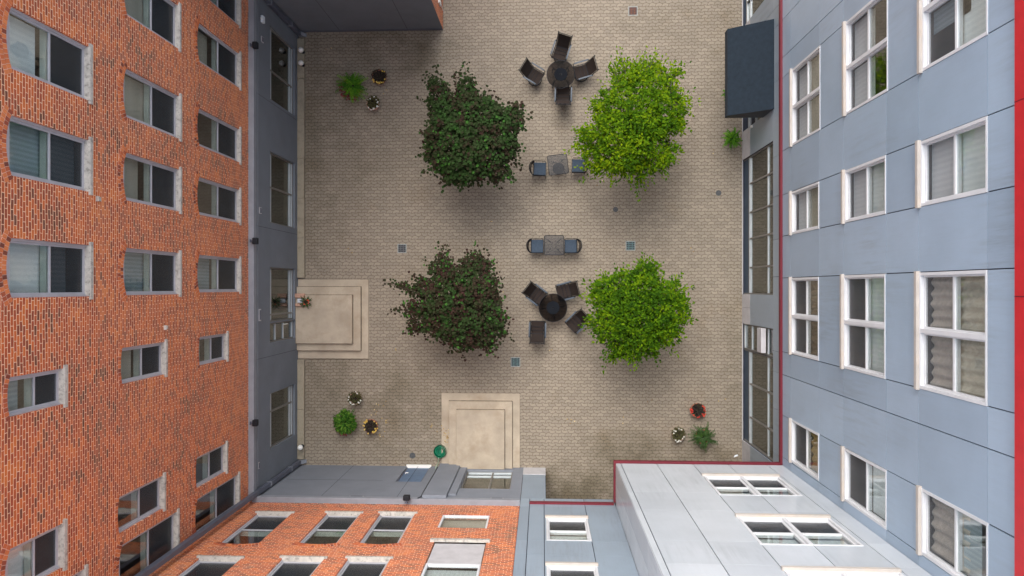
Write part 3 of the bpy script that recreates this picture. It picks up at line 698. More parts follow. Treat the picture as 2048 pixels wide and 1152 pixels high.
for (ps, pr, y0, y1, dbl, bl) in RW:
    ya, z0 = PX(ps, y1, XR-.06); yb, _ = PX(ps, y0, XR-.06); _, z1 = PX(pr, (y0+y1)/2, XR-.02)
    z0 += .11; holes.append(panel_window(RB, WR, ya+.05, yb-.05, z0, z1, dbl, bl, scr='screen_light')); Aset.append((ya+.05, yb-.05)); Bset.append((z0, z1))
# storey lines: average over the columns
def avg(i, k): return sum(Bset[j][k] for j in range(i, i+4))/4
Bs = [ZRED+.02]+[v for i in (8, 4, 0) for v in (avg(i, 0)-.11, avg(i, 1))]+[PX(2029, 576, XR-.1)[1]-.01]
# seams along the wall follow the window edges of the middle storey
As = sorted([v for j in range(4) for v in Aset[4+j]]+[PX(1548, p, XR)[0] for p in (59, 132, 742.8)])
As = [YTW-8]+As+[16, 20, 24]
aa = [];
for v in As:
    if not aa or v-aa[-1] > .12: aa.append(v)
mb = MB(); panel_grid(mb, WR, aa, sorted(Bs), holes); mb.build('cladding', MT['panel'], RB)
ZTOP = PX(2029, 576, XR-.10)[1]
mb = MB(); wall(mb, WR, YTW-8, 24, ZRED, ZTOP, holes, .10, -.031); mb.build('backing_wall', MT['seam'], RB)
mb = MB(); mb.bw(WR, YTW-8, 24, ZTOP, ZTOP+1.2, -.10, .10); mb.bw(WR, YTW-8, 24, ZTOP+1.2, ZTOP+1.26, -.3, .13); mb.build('red_cornice', MT['red'], RB)
mb = MB()
for p in (202, 593):
    y = PX(2035, p, XR-.1)[0]; mb = MB(); mb.bw(WR, y-.008, y+.008, ZTOP, ZTOP+1.2, .1, .103); mb.build('cornice_joint', MT['darkred'], RB)
mb = MB(); mb.bw(WR, YTW, 24, ZRED-.10, ZRED+.05, 0.0, .07); mb.build('red_band', MT['darkred'], RB)
# ground floor
pxl = 1486
def ay(py, px=1545): return PX(px, py, XR)[0]
ztop = PX(1546, 576, XR)[1]; zpl = PX(1500, 576, XR)[1]
gh = []
# long window
gh.append(storefront(RB, WR, ay(590), PX(1493, 315, XR)[0], .02, ztop, [PX(1494, p, XR)[0] for p in (368.5, 426, 478, 535.7)], [PX(1531, 576, XR)[1], .82], bulk=.62, D=.10))
gh.append(storefront(RB, WR, PX(1493, 886, XR)[0], PX(1483, 697, XR)[0], .02, ztop, [PX(1493, p, XR)[0] for p in (766, 832)], [PX(1531, 576, XR)[1], .82], bulk=.62, D=.10))
gh.append(storefront(RB, WR, PX(1483, 697, XR)[0]+.002, PX(1484.5, 646.5, XR)[0], .02, ztop, [], [PX(1531, 576, XR)[1], 1.0], D=.10, sub='door', bulk=.02))
gh.append(storefront(RB, WR, PX(1488, 262, XR)[0], PX(1488, 90, XR)[0], .02, PX(1530, 300, XR)[1], [PX(1488, 200, XR)[0]], [1.0], sub='glazed_door', D=.25, bulk=.02, glass='glass'))
gh.append(storefront(RB, WR, PX(1487, 54, XR)[0], PX(1487, -120, XR)[0], .02, ztop, [PX(1494, p, XR)[0] for p in (0, -60)], [PX(1531, 576, XR)[1], .82], bulk=.3, D=.10))
As2 = [YTW-8]+[PX(1548, p, XR)[0] for p in (905, 816, 742.8, 701.7, 553.7, 479.5, 394, 315, 167, 132, 59, 20)]+[24]
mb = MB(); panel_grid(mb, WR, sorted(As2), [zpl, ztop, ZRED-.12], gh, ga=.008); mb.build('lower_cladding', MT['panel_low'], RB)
mb = MB(); wall(mb, WR, YTW-8, 24, 0, ZRED, gh, .25, -.031); mb.build('lower_backing_wall', MT['seam'], RB)
mb = MB(); panel_grid(mb, WR, sorted([YTW-8, 24]+[PX(1490, p, XR)[0] for p in (270, 300, 615, 905)]), [0, zpl], gh, t=.03, ga=.004)
o = mb.build('plinth', MT['plinth'], RB)
mb = MB(); shell(mb, XR+.04, XR+12, YTW-8, 24, 0, ZTOP, ('-x',)); mb.build('rear_wall', MT['panel'], RB)
mb = MB(); mb.box(XR+.12, XR+12, YTW-8.1, 24.1, ZTOP+.9, ZTOP+1.1); mb.build('roof', MT['roof'], RB)
mb = MB()
for z in (ZRED, Bset[4][0]-.7, Bset[0][0]-.7): mb.box(XR+.32, XR+11.9, YTW-7.9, 23.9, z-.2, z)
mb.box(XR+.35, XR+11.9, YTW-7.9, 23.9, .02, .05)
mb.build('floor_slab', MT['floor'], RB)
mb = MB(); mb.box(XR+2.6, XR+2.7, YTW-7.8, 23.8, .06, ZTOP-.3); mb.build('room_partition', MT['room'], RB)
# shop window screen next to the door (white slatted panel)
y0_, y1_ = PX(1530, 657, XR)[0], PX(1530, 706, XR)[0]
mb = MB(); mb.bw(WR, y1_, y0_, 2.25, 2.75, -.02, .12); mb.bw(WR, y1_, y0_, 2.75, 2.8, -.02, .15); tag(mb.build('door_sign_box', MT['plinth'], bevel=.01), 'plain white box mounted over the narrow door in the right wall', 'sign box')
# awning
zA, zBv = PX(1548, 200, XR)[1], None
yA1, _ = PX(1548, 38, XR); yA0, _ = PX(1548, 218, XR)
zo = 2.85; xo = G(1455.5, 150, zo).x
yo1, yo0 = yA1, yA0
AW = empty('awning', (XR, (yA0+yA1)/2, zo), label='dark navy sloped canvas awning over the entrance on the right wall', cat='awning', world=True)
mb = MB(); t = .02
for (za, zb_) in ((0, 0),):
    mb.hexa([(xo, yo0, zo), (XR, yA0, zA), (XR, yA1, zA), (xo, yo1, zo), (xo, yo0, zo+t), (XR, yA0, zA+t), (XR, yA1, zA+t), (xo, yo1, zo+t)])
mb.build('canopy_top', MT['canvas'], AW)
mb = MB(); mb.box(xo-.012, xo+.012, yo0, yo1, zo-.32, zo+.02); mb.build('valance', MT['canvas'], AW)
for yv in (yo0, yo1):
    mb = MB(); e_ = .012 if yv == yo0 else -.012
    mb.hexa([(xo+.013, yv, zo-.32), (XR, yv, zo-.32), (XR, yv+e_, zo-.32), (xo+.013, yv+e_, zo-.32), (xo+.013, yv, zo), (XR, yv, zA), (XR, yv+e_, zA), (xo+.013, yv+e_, zo)])
    mb.build('side_panel', MT['black'], AW)
mb = MB()
for yv in (yo0+.05, (yo0+yo1)/2, yo1-.05): mb.tube([(xo+.03, yv, zo-.3), (XR, yv, zo-.3)], .015, 6); mb.tube([(xo+.03, yv, zo-.3), (xo+.03, yv, zo-.02)], .015, 6)
mb.build('support_frame', MT['alu_light'], AW)
y, z = PX(1505, 253, XR); mb = MB(); mb.bw(WR, y-.05, y+.05, z-.08, z+.02, 0, .06); mb.bw(WR, y-.035, y+.035, z+.02, z+.06, 0, .05); tag(mb.build('wall_lamp', MT['globe'], bevel=.01), 'tiny white wall lamp beside the awning entrance', 'lamp')

# ================================================================= WHITE TOWER (jettied bay)
TW = empty('tower_building', (XTW, YTW, ZRED), label='glossy white panelled block jutting out over the courtyard at the lower right', cat='building', world=True)
holes = []
for (a, b, ys, yb_) in ((1403, 1559, 947, 989.5), (1470, 1660, 1028, 1088), (1563, 1800, 1134, 0)):
    x0, z0 = PY(a, ys, YTW+.08); x1, _ = PY(b, ys, YTW+.08); z1 = PY(a, yb_, YTW)[1] if yb_ else z0+2.3
    holes.append(panel_window(TW, WTW, x0+.05, x1-.05, z0+.0, z1, True, [fl('blind_y', .5, 1)]))
As = [XTW, PY(1243, 930, YTW)[0], PY(1315, 930, YTW)[0], holes[0][0], (holes[0][0]+holes[0][1])/2, holes[0][1]+.1, XR-.001]
Bs = [ZRED+.1]+[PY(1300, p, YTW)[1] for p in (984, 1019.6, 1080, 1126)]+[14.0, ZTOP]
mb = MB(); panel_grid(mb, WTW, As, Bs, holes, ga=.011, gb=.004); mb.build('front_cladding', MT['tower'], TW)
mb = MB(); wall(mb, WTW, XTW+.031, XR-.001, ZRED, ZTOP, holes, .10, -.031); mb.build('backing_wall', MT['seam'], TW)
Y0s = YLK-.0
As = [Y0s, Y0s+.65, YTW-.031]
mb = MB(); panel_grid(mb, WTS, [YLK-.6, (YLK+YTW)/2, YTW-.031], Bs, [], ga=.004, gb=.004); mb.build('side_cladding', MT['tower'], TW)
mb = MB(); mb.box(XTW+.031, XR-.002, YLK-.6, YTW-.035, ZRED-.10, ZRED-.04); mb.quad((XTW+.031, YLK-.6, ZRED), (XTW+.031, YTW-.03, ZRED), (XTW+.031, YTW-.03, ZTOP), (XTW+.031, YLK-.6, ZTOP)); mb.build('soffit', MT['seam'], TW)
mb = MB(); mb.box(XTW-.06, XR-.071, YTW-.03, YTW+.06, ZRED-.10, ZRED+.04); mb.box(XTW-.06, XTW+.0, YLK+.08, YTW-.031, ZRED-.10, ZRED+.04); mb.build('red_band', MT['darkred'], TW)
mb = MB(); mb.box(XTW, XR, YLK-3, YTW, ZTOP, ZTOP+.3); mb.build('roof', MT['roof'], TW)
mb = MB(); mb.box(XTW+.35, XR-.1, YLK-3, YTW-1.8, ZRED+.1, ZTOP-.1); mb.build('room_partition', MT['room'], TW)

# ================================================================= LINK WALL
LK = empty('link_building', (xl1, YLK, 0), label='plain blue-grey panel wall between the brick wing and the white block, over a dark passage', cat='building', world=True)
xk1 = PY(1092, 998, YLK)[0]; zs = PY(1150, 998, YLK)[1]
holes = []
for (a, b, ys, yb_) in ((1089, 1178, 1031, 1080.5), (1089, 1198, 1125, 0)):
    x0, z0 = PY(a, ys, YLK+.08); x1, _ = PY(b, ys, YLK+.08); z1 = PY(a, yb_, YLK)[1] if yb_ else z0+2.2
    holes.append(panel_window(LK, WLK, x0+.05, x1-.05, z0, z1, False, [fl('blind_y', .5, 1)]))
As = [xl1, PY(1059, 1010, YLK)[0], holes[0][0]-.06, holes[0][1]+.0, XTW+.0]
Bs = [zs, ZRED-.12, ZRED+.3, PY(1100, 1081, YLK)[1], PY(1100, 1110, YLK)[1], 12.5, ZTOP]
mb = MB(); panel_grid(mb, WLK, As, Bs, holes, ga=.011, gb=.004); panel_grid(mb, WLK, [xl1, xk1], [.95, zs], []); mb.build('cladding', MT['link'], LK)
mb = MB(); wall(mb, WLK, xl1, XTW, zs, ZTOP, holes, .10, -.031); wall(mb, WLK, xl1, xk1, 0, zs, [], .10, -.031); mb.build('backing_wall', MT['seam'], LK)
mb = MB(); mb.bw(WLK, xl1, xk1, 0, .945, -.03, .02); mb.build('plinth', MT['plinth'], LK)
mb = MB(); mb.bw(WLK, PY(1059, 1010, YLK)[0], XTW-.061, ZRED-.10, ZRED+.06, 0, .06); mb.build('red_band', MT['darkred'], LK)
mb = MB(); mb.box(xk1-.03, XR, YLK-4, YLK-.04, zs, zs+.15); mb.quad((xk1, YLK-.04, 0), (xk1, YLK-4, 0), (xk1, YLK-4, zs), (xk1, YLK-.04, zs)); mb.quad((xk1, YLK-4, 0), (XR, YLK-4, 0), (XR, YLK-4, zs), (xk1, YLK-4, zs)); mb.build('passage', MT['room'], LK)
mb = MB(); mb.box(xl1, XTW, YLK-3, YLK, ZTOP, ZTOP+.3); mb.box(xl1, XR, YLK-3.1, YLK-3, zs, ZTOP); mb.build('roof', MT['roof'], LK)

# ================================================================= STEPS, KERBS
def rect(px0, py0, px1, py1, z): a = G(px0, py1, z); b = G(px1, py0, z); return a.x, b.x, a.y, b.y
o = empty('concrete_steps', (G(660, 640).x, G(660, 640).y, 0), label='three-tier tan concrete steps against the grey left wall', cat='steps', world=True)
x0, x1, y0, y1 = rect(600, 559, 737, 717, .07); mb = MB(); mb.box(XL+.001, x1, y0, y1, -.05, .07); mb.build('step', MT['concrete'], o, bevel=.012)
x0, x1, y0, y1 = rect(600, 573.5, 721, 701, .21); mb = MB(); mb.box(XL+.002, x1, y0, y1, .07, .21); gr = MB(); gr.box(XL+.002, x1+.018, y0-.018, y1+.018, .06, .074); gr.build('shade_line', MT['riser_shade'], o); mb.build('step', MT['concrete'], o, bevel=.012)  # thin dark strip paints the shadow line at the riser foot, likewise below
x0, x1, y0, y1 = rect(594, 590, 704, 687, .35); mb = MB(); mb.box(XL+.003, x1, y0, y1, .21, .35); gr = MB(); gr.box(XL+.003, x1+.016, y0-.016, y1+.016, .2, .214); gr.build('shade_line', MT['riser_shade'], o); mb.build('landing', MT['concrete'], o, bevel=.012)
o = empty('concrete_steps', (G(960, 870).x, G(960, 870).y, 0), label='three-tier tan concrete steps against the bottom grey wall beside the green hose', cat='steps', world=True)
x0, x1, y0, y1 = rect(883, 787, 1040, 937, .07); mb = MB(); mb.box(x0, x1, YB+.001, y1, -.05, .07); mb.build('step', MT['concrete'], o, bevel=.012)
x0, x1, y0, y1 = rect(897.5, 803.5, 1024.5, 937, .21); mb = MB(); mb.box(x0, x1, YB+.002, y1, .07, .21); gr = MB(); gr.box(x0-.014, x1+.016, YB+.002, y1+.018, .06, .074); gr.build('shade_line', MT['riser_shade'], o); mb.build('step', MT['concrete'], o, bevel=.012)
x0, x1, y0, y1 = rect(912.5, 820.5, 1009, 937, .35); mb = MB(); mb.box(x0, x1, YB+.003, y1, .21, .35); gr = MB(); gr.box(x0-.014, x1+.016, YB+.003, y1+.016, .2, .214); gr.build('shade_line', MT['riser_shade'], o); mb.build('landing', MT['concrete'], o, bevel=.012)
for (p0, p1, lb) in ((80, 556, 'long mossy concrete kerb at the foot of the left wall above the steps'), (718, 917, 'short mossy concrete kerb at the foot of the left wall below the steps')):
    ya, yb = G(600, p1).y, G(600, p0).y; xk = G(608, 576, .16).x; mb = MB(); n_ = max(2, int((yb-ya)/1.5))
    for i in range(n_): mb.box(XL+.001, xk+random.uniform(-.012, .012), ya+(yb-ya)*i/n_+.004, ya+(yb-ya)*(i+1)/n_-.004, 0, .16+random.uniform(-.006, .006))
    tag(mb.build('concrete_kerb', MT['kerb'], bevel=.015), lb, 'kerb')

# globes
for (px, py, lb) in ((602, 100, 'white globe lamp on the left kerb, the one nearest the upper corner'), (602, 126, 'white globe lamp on the left kerb, just below its twin'), (600.5, 895, 'lone white globe lamp at the lower end of the left kerb')):
    p = G(px, py, .42); o = empty('globe_lamp', (p.x, p.y, .16), label=lb, cat='lamp', group='globe lamps on the kerb')
    mb = MB(); mb.lathe([(0, .16)]+[(.105*math.sin(t), .27-.105*math.cos(t)) for t in [math.pi*i/10 for i in range(1, 10)]]+[(0, .375)], n=16); mb.build('globe', MT['globe'], o, smooth=True)
    mb = MB(); mb.lathe([(.07, 0), (.07, .03), (.03, .05), (.03, .17)], n=12); mb.build('lamp_base', MT['frame'], o)

# grates and covers
def grate(px, py, s, mat, label, framed=True, slots=4, rnd=False):
    p = G(px, py, .006); o = empty('drain_grate', (p.x, p.y, 0), label=label, cat='drain')
    f_ = MB()
    h = s/2
    for q in ((-h, h, -h, -h+.03), (-h, h, h-.03, h), (-h, -h+.03, -h+.03, h-.03), (h-.03, h, -h+.03, h-.03)): f_.box(*q, -.01, .010)
    f_.build('rim', MT['ironframe'], o)
    b_ = MB(); b_.box(-h+.03, h-.03, -h+.03, h-.03, -.02, .003); b_.build('pit', MT['black'], o)
    k = MB(); n_ = slots
    for i in range(n_+1):
        y = -h+.03+(s-.06)*i/n_; k.box(-h+.03, h-.03, y-.018, y+.018, .003, .009)
    for x in (-h*.35, h*.35): k.box(x-.014, x+.014, -h+.03, h-.03, .0035, .0085)
    k.build('grille', mat, o)
grate(804, 497, .36, MT['iron'], 'dark square drain grate left of the lower purple tree')
grate(1031, 724, .38, MT['teal'], 'teal square drain grate below the lower purple tree')
grate(1261, 491.5, .38, MT['teal'], 'teal square drain grate with pale rim above the lower green tree')
grate(1266, 22, .36, MT['rustplate'], 'rusty brown square drain cover near the top edge')
for (px, py, r_, lb) in ((1231, 419, .10, 'small round metal cap in the paving between the two green trees'), (1437, 386, .11, 'small round metal cap in the paving near the right wall'), (825, 911, .12, 'small round grey cap in the paving left of the green hose')):
    p = G(px, py); mb = MB(); mb.lathe([(r_, -.01), (r_, .008), (r_-.015, .012), (r_-.03, .007), (0.02, .007), (0, .012)], (p.x, p.y, 0), 20); tag(mb.build('round_cover', MT['iron']), lb, 'cover')

# ================================================================= FURNITURE
def sling_chair():
    o = empty('patio_chair', (0, 0, 0)); w_ = .27
    def sheet(p0, p1, w0, w1, sag, nm):
        mb = MB(); n_ = 8; vs = []
        for i in range(n_+1):
            t = i/n_; y = p0[0]+(p1[0]-p0[0])*t; z = p0[1]+(p1[1]-p0[1])*t; ww = w0+(w1-w0)*t
            for j in range(7):
                s = -1+2*j/6; vs.append((s*ww, y+(sag[0]*math.sin(t*math.pi))*(1-s*s*.4), z+sag[1]*math.sin(t*math.pi)*(1-s*s*.5)))
        k = len(vs); vs2 = [(x, y+.004, z-.008) for x, y, z in vs]
        fs = [(i*7+j, i*7+j+1, (i+1)*7+j+1, (i+1)*7+j) for i in range(n_) for j in range(6)]
        mb.add(vs, fs); mb.add(vs2, fs); 
        return mb.build(nm, MT['sling'], o, smooth=True)
    # faces +Y ; seat y -0.22..0.26 , back leans to -y
    sheet((-.20, .40), (.27, .44), w_-.03, w_-.03, (0, -.02), 'seat'); sheet((-.22, .43), (-.50, .98), w_-.03, w_-.02, (-.035, 0), 'backrest')
    mb = MB()
    for s in (-1, 1):
        mb.tube([(s*w_, .29, .42), (s*w_, .1, .425), (s*w_, -.19, .39), (s*w_, -.26, .46), (s*w_, -.40, .72), (s*w_, -.53, 1.0), (s*w_*1.04, -.56, 1.03)], .018, 6)
        mb.tube([(s*w_, .27, .42), (s*w_, .26, .36), (s*w_*.6, .02, .27)], .016, 6)
        mb.tube([(s*(w_), .25, .42), (s*(w_+.045), .27, .60), (s*(w_+.045), .22, .645)], .016, 6)
        mb.tube([(s*w_, -.38, .68), (s*(w_+.03), -.30, .655)], .016, 6)
    for y, z in ((.28, .42), (-.21, .40), (-.525, .99)): mb.tube([(-w_, y, z), (w_, y, z)], .016, 6)
    mb.tube([(-w_+.01, .06, .425), (w_-.01, .06, .425)], .008, 6); mb.tube([(-w_+.01, -.08, .42), (w_-.01, -.08, .42)], .008, 6)
    mb.build('chair_frame', MT['frame'], o)
    for s in (-1, 1):
        mb = MB(); pts = [(.235, .650), (.12, .665), (-.05, .668), (-.2, .66), (-.34, .652)]
        for (ya, za), (yb, zb) in zip(pts[:-1], pts[1:]):
            x0, x1 = sorted((s*(w_+.015), s*(w_+.07)))
            mb.hexa([(x0, yb, zb-.012), (x1, yb, zb-.012), (x1, ya, za-.012), (x0, ya, za-.012), (x0, yb, zb), (x1, yb, zb), (x1, ya, za), (x0, ya, za)])
        mb.build('armrest', MT['armrest'], o)
    mb = MB(); mb.ring((0, 0, .018), .265, .016, flat=1); mb.tube([(0, 0, .08), (0, 0, .30)], .035, 8); mb.box(-.13, .13, -.12, .14, .29, .33)
    for k in range(4):
        t = math.pi/4+k*math.pi/2; mb.tube([(0, 0, .09), (.26*math.cos(t), .26*math.sin(t), .02)], .018, 6)
    mb.build('swivel_base', MT['frame'], o)
    return o
def barrel_chair():
    o = empty('bistro_chair', (0, 0, 0))
    mb = MB(); mb.box(-.25, .25, -.20, .27, .42, .50); c = mb.build('seat_cushion', MT['cushion'], o, bevel=.03)
    mb = MB(); mb.box(-.26, .26, -.22, .27, .385, .415)
    for s in (-1, 1):
        mb.tube([(s*.27, .27, .0), (s*.27, .26, .40), (s*.275, .24, .64), (s*.27, .05, .66), (s*.27, -.16, .68)], .012, 6)
        mb.tube([(s*.24, -.24, .0), (s*.25, -.24, .40), (s*.24, -.26, .66)], .012, 6)
    ring = [(.27*math.cos(t), -.18-.20*math.sin(t), .70+.12*math.sin(t)) for t in [math.pi*i/12 for i in range(13)]]
    mb.tube(ring, .013, 6); low = [(.26*math.cos(t), -.18-.13*math.sin(t), .47) for t in [math.pi*i/12 for i in range(13)]]; mb.tube(low, .010, 6)
    mb.build('chair_frame', MT['frame'], o)
    mb = MB()   # woven mesh back : vertical wires and hoops
    for i in range(1, 24):
        t = math.pi*i/24; mb.tube([(.26*math.cos(t), -.18-.13*math.sin(t), .47), (.27*math.cos(t), -.18-.20*math.sin(t), .70+.12*math.sin(t))], .005, 4, False)
    for q in (.15, .3, .45, .6, .75, .9):
        mb.tube([((.26+.01*q)*math.cos(t), -.18-(.13+.07*q)*math.sin(t), .47+q*(.23+.12*math.sin(t))) for t in [math.pi*i/12 for i in range(13)]], .005, 4, False)
    mb.build('backrest', MT['sling'], o)
    return o
def place(o, px, py, dx, dy, z=.45, label=None, cat=None, group=None):
    p = G(px, py, z); o.location = (p.x, p.y, 0); o.rotation_euler = (0, 0, math.atan2(dy, dx)-math.pi/2); tag(o, label, cat, group); return o
GS = 'brown sling swivel chairs around the round tables'
SP = [(1121, 104, -.32, -.95, 'brown sling chair above the upper round table, tilted towards it'), (1069.5, 150.5, .85, -.53, 'brown sling chair left of the upper round table, turned down to the right'),
      (1164, 142, -.96, -.27, 'brown sling chair right of the upper round table'), (1126.5, 188, .03, 1, 'brown sling chair directly below the upper round table, back towards the courtyard centre'),
      (1075, 591, .78, -.60, 'brown sling chair at upper left of the lower round table'), (1129, 583, -.96, -.25, 'brown sling chair at upper right of the lower round table'),
      (1075, 657, .03, 1, 'brown sling chair at lower left of the lower round table, pulled away from it'), (1151, 646, -.72, -.70, 'brown sling chair partly under the lower green tree')]
base = sling_chair()
for i, (px, py, dx, dy, lb) in enumerate(SP):
    place(base if i == 0 else copy_tree(base), px, py, dx, dy, .5, lb, 'chair', GS)
base = barrel_chair()
for i, (px, py, dx, lb) in enumerate([(1078, 338, 1, 'blue cushioned chair left of the upper square table'), (1158, 332, -1, 'blue cushioned chair half hidden under the upper green tree'),
                                      (1073, 492.5, 1, 'blue cushioned chair left of the lower square table'), (1143, 492.5, -1, 'blue cushioned chair right of the lower square table')]):
    place(base if i == 0 else copy_tree(base), px, py, dx, (-.03 if i == 0 else .05 if i == 1 else 0), .45, lb, 'chair', 'blue cushioned bistro chairs')
def round_table(px, py, rot, label):
    p = G(px, py, .72); o = empty('round_table', (p.x, p.y, 0), rot, label, 'table', 'round smoked glass patio tables')
    mb = MB(); mb.lathe([(.25, .705), (.53, .705), (.535, .712), (.53, .718), (.25, .718)], n=48); mb.build('tabletop', MT['smoked'], o)
    mb = MB(); mb.lathe([(.028, .702), (.25, .702), (.255, .714), (.245, .724), (.028, .724), (.028, .702)], n=36); mb.build('centre_plate', MT['matte_black'], o)
    mb = MB(); mb.ring((0, 0, .712), .538, .011, n=48); mb.ring((0, 0, .726), .04, .008, n=16)
    for k in range(12):
        t = 2*math.pi*k/12; mb.tube([(.25*math.cos(t), .25*math.sin(t), .702), (.53*math.cos(t), .53*math.sin(t), .702)], .006, 4)
    mb.build('rim', MT['frame'], o)
    for k in range(4):
        t = math.pi/2*k+.5; mb = MB(); mb.tube([(.43*math.cos(t), .43*math.sin(t), .0), (.44*math.cos(t), .44*math.sin(t), .35), (.33*math.cos(t), .33*math.sin(t), .62), (.46*math.cos(t), .46*math.sin(t), .70)], .022, 6)
        mb.tube([(.33*math.cos(t), .33*math.sin(t), .62), (.10*math.cos(t), .10*math.sin(t), .60)], .012, 6); mb.build('leg', MT['frame'], o)
round_table(1121.5, 148.5, .3, 'round smoked glass table with a black centre, upper one, between four brown chairs')
round_table(1106, 615.5, 1.2, 'round smoked glass table with a black centre, lower one, near the lower green tree')
def mesh_mat():
    m, nt, n, l, b = new_mat('tablemesh')
    tc = n.new('ShaderNodeTexCoord').outputs['Object']; sep = n.new('ShaderNodeSeparateXYZ'); l.new(tc, sep.inputs[0])
    fx = M_(n, l, 'PINGPONG', M_(n, l, 'DIVIDE', sep.outputs['X'], .016), 1.0); fy = M_(n, l, 'PINGPONG', M_(n, l, 'DIVIDE', sep.outputs['Y'], .016), 1.0)
    hole = M_(n, l, 'MULTIPLY', M_(n, l, 'GREATER_THAN', fx, .42), M_(n, l, 'GREATER_THAN', fy, .42))
    b.inputs['Base Color'].default_value = (.014, .015, .019, 1); b.inputs['Roughness'].default_value = .5
    l.new(M_(n, l, 'SUBTRACT', 1.0, hole), b.inputs['Alpha']); return m
MT['tablemesh'] = mesh_mat()
def square_table(px, py, rot, label, foot):
    p = G(px, py, .70); o = empty('square_table', (p.x, p.y, 0), rot, label, 'table', 'square mesh bistro tables')
    h = .375; mb = MB(); mb.box(-h, h, -h, h, .694, .697); mb.build('tabletop', MT['tablemesh'], o)
    mb = MB(); c = .06; pts = []
    for (cx, cy, a0) in ((h-c, h-c, 0), (-h+c, h-c, 90), (-h+c, -h+c, 180), (h-c, -h+c, 270)):
        for k in range(4): t = R(a0+30*k); pts.append((cx+c*math.cos(t), cy+c*math.sin(t), .695))
    mb.tube(pts+[pts[0]], .012, 6, False); mb.ring((0, 0, .69), .10, .006, n=20); mb.build('rim', MT['frame'], o)
    for k in range(4):
        t = math.pi/4+k*math.pi/2; c_, s_ = math.cos(t), math.sin(t)
        mb = MB(); mb.tube([(.42*c_, .42*s_, 0), (.36*c_, .36*s_, .2), (.17*c_, .17*s_, .45), (.24*c_, .24*s_, .69)], .014, 6); mb.build('leg', MT['frame'], o)
    if foot:
        e_ = G(1117, 337, .05); q = empty('umbrella_base', (e_.x, e_.y, 0), 0, 'round black umbrella base standing at the upper square table', 'umbrella base')
        mb = MB(); mb.lathe([(0, .0), (.23, .0), (.235, .03), (.22, .05), (.07, .09), (.035, .12), (0, .12)], n=32); mb.build('foot', MT['matte_black'], q, smooth=True)
        mb = MB(); mb.lathe([(.025, .10), (.025, .5), (.017, .5), (.017, .3)], n=12); mb.build('tube', MT['frame'], q)
square_table(1116, 329, R(7), 'square mesh table slightly turned, between blue chairs beside the upper green tree', True)
square_table(1108, 490.5, R(0), 'square mesh table between two blue chairs in the middle of the courtyard', False)

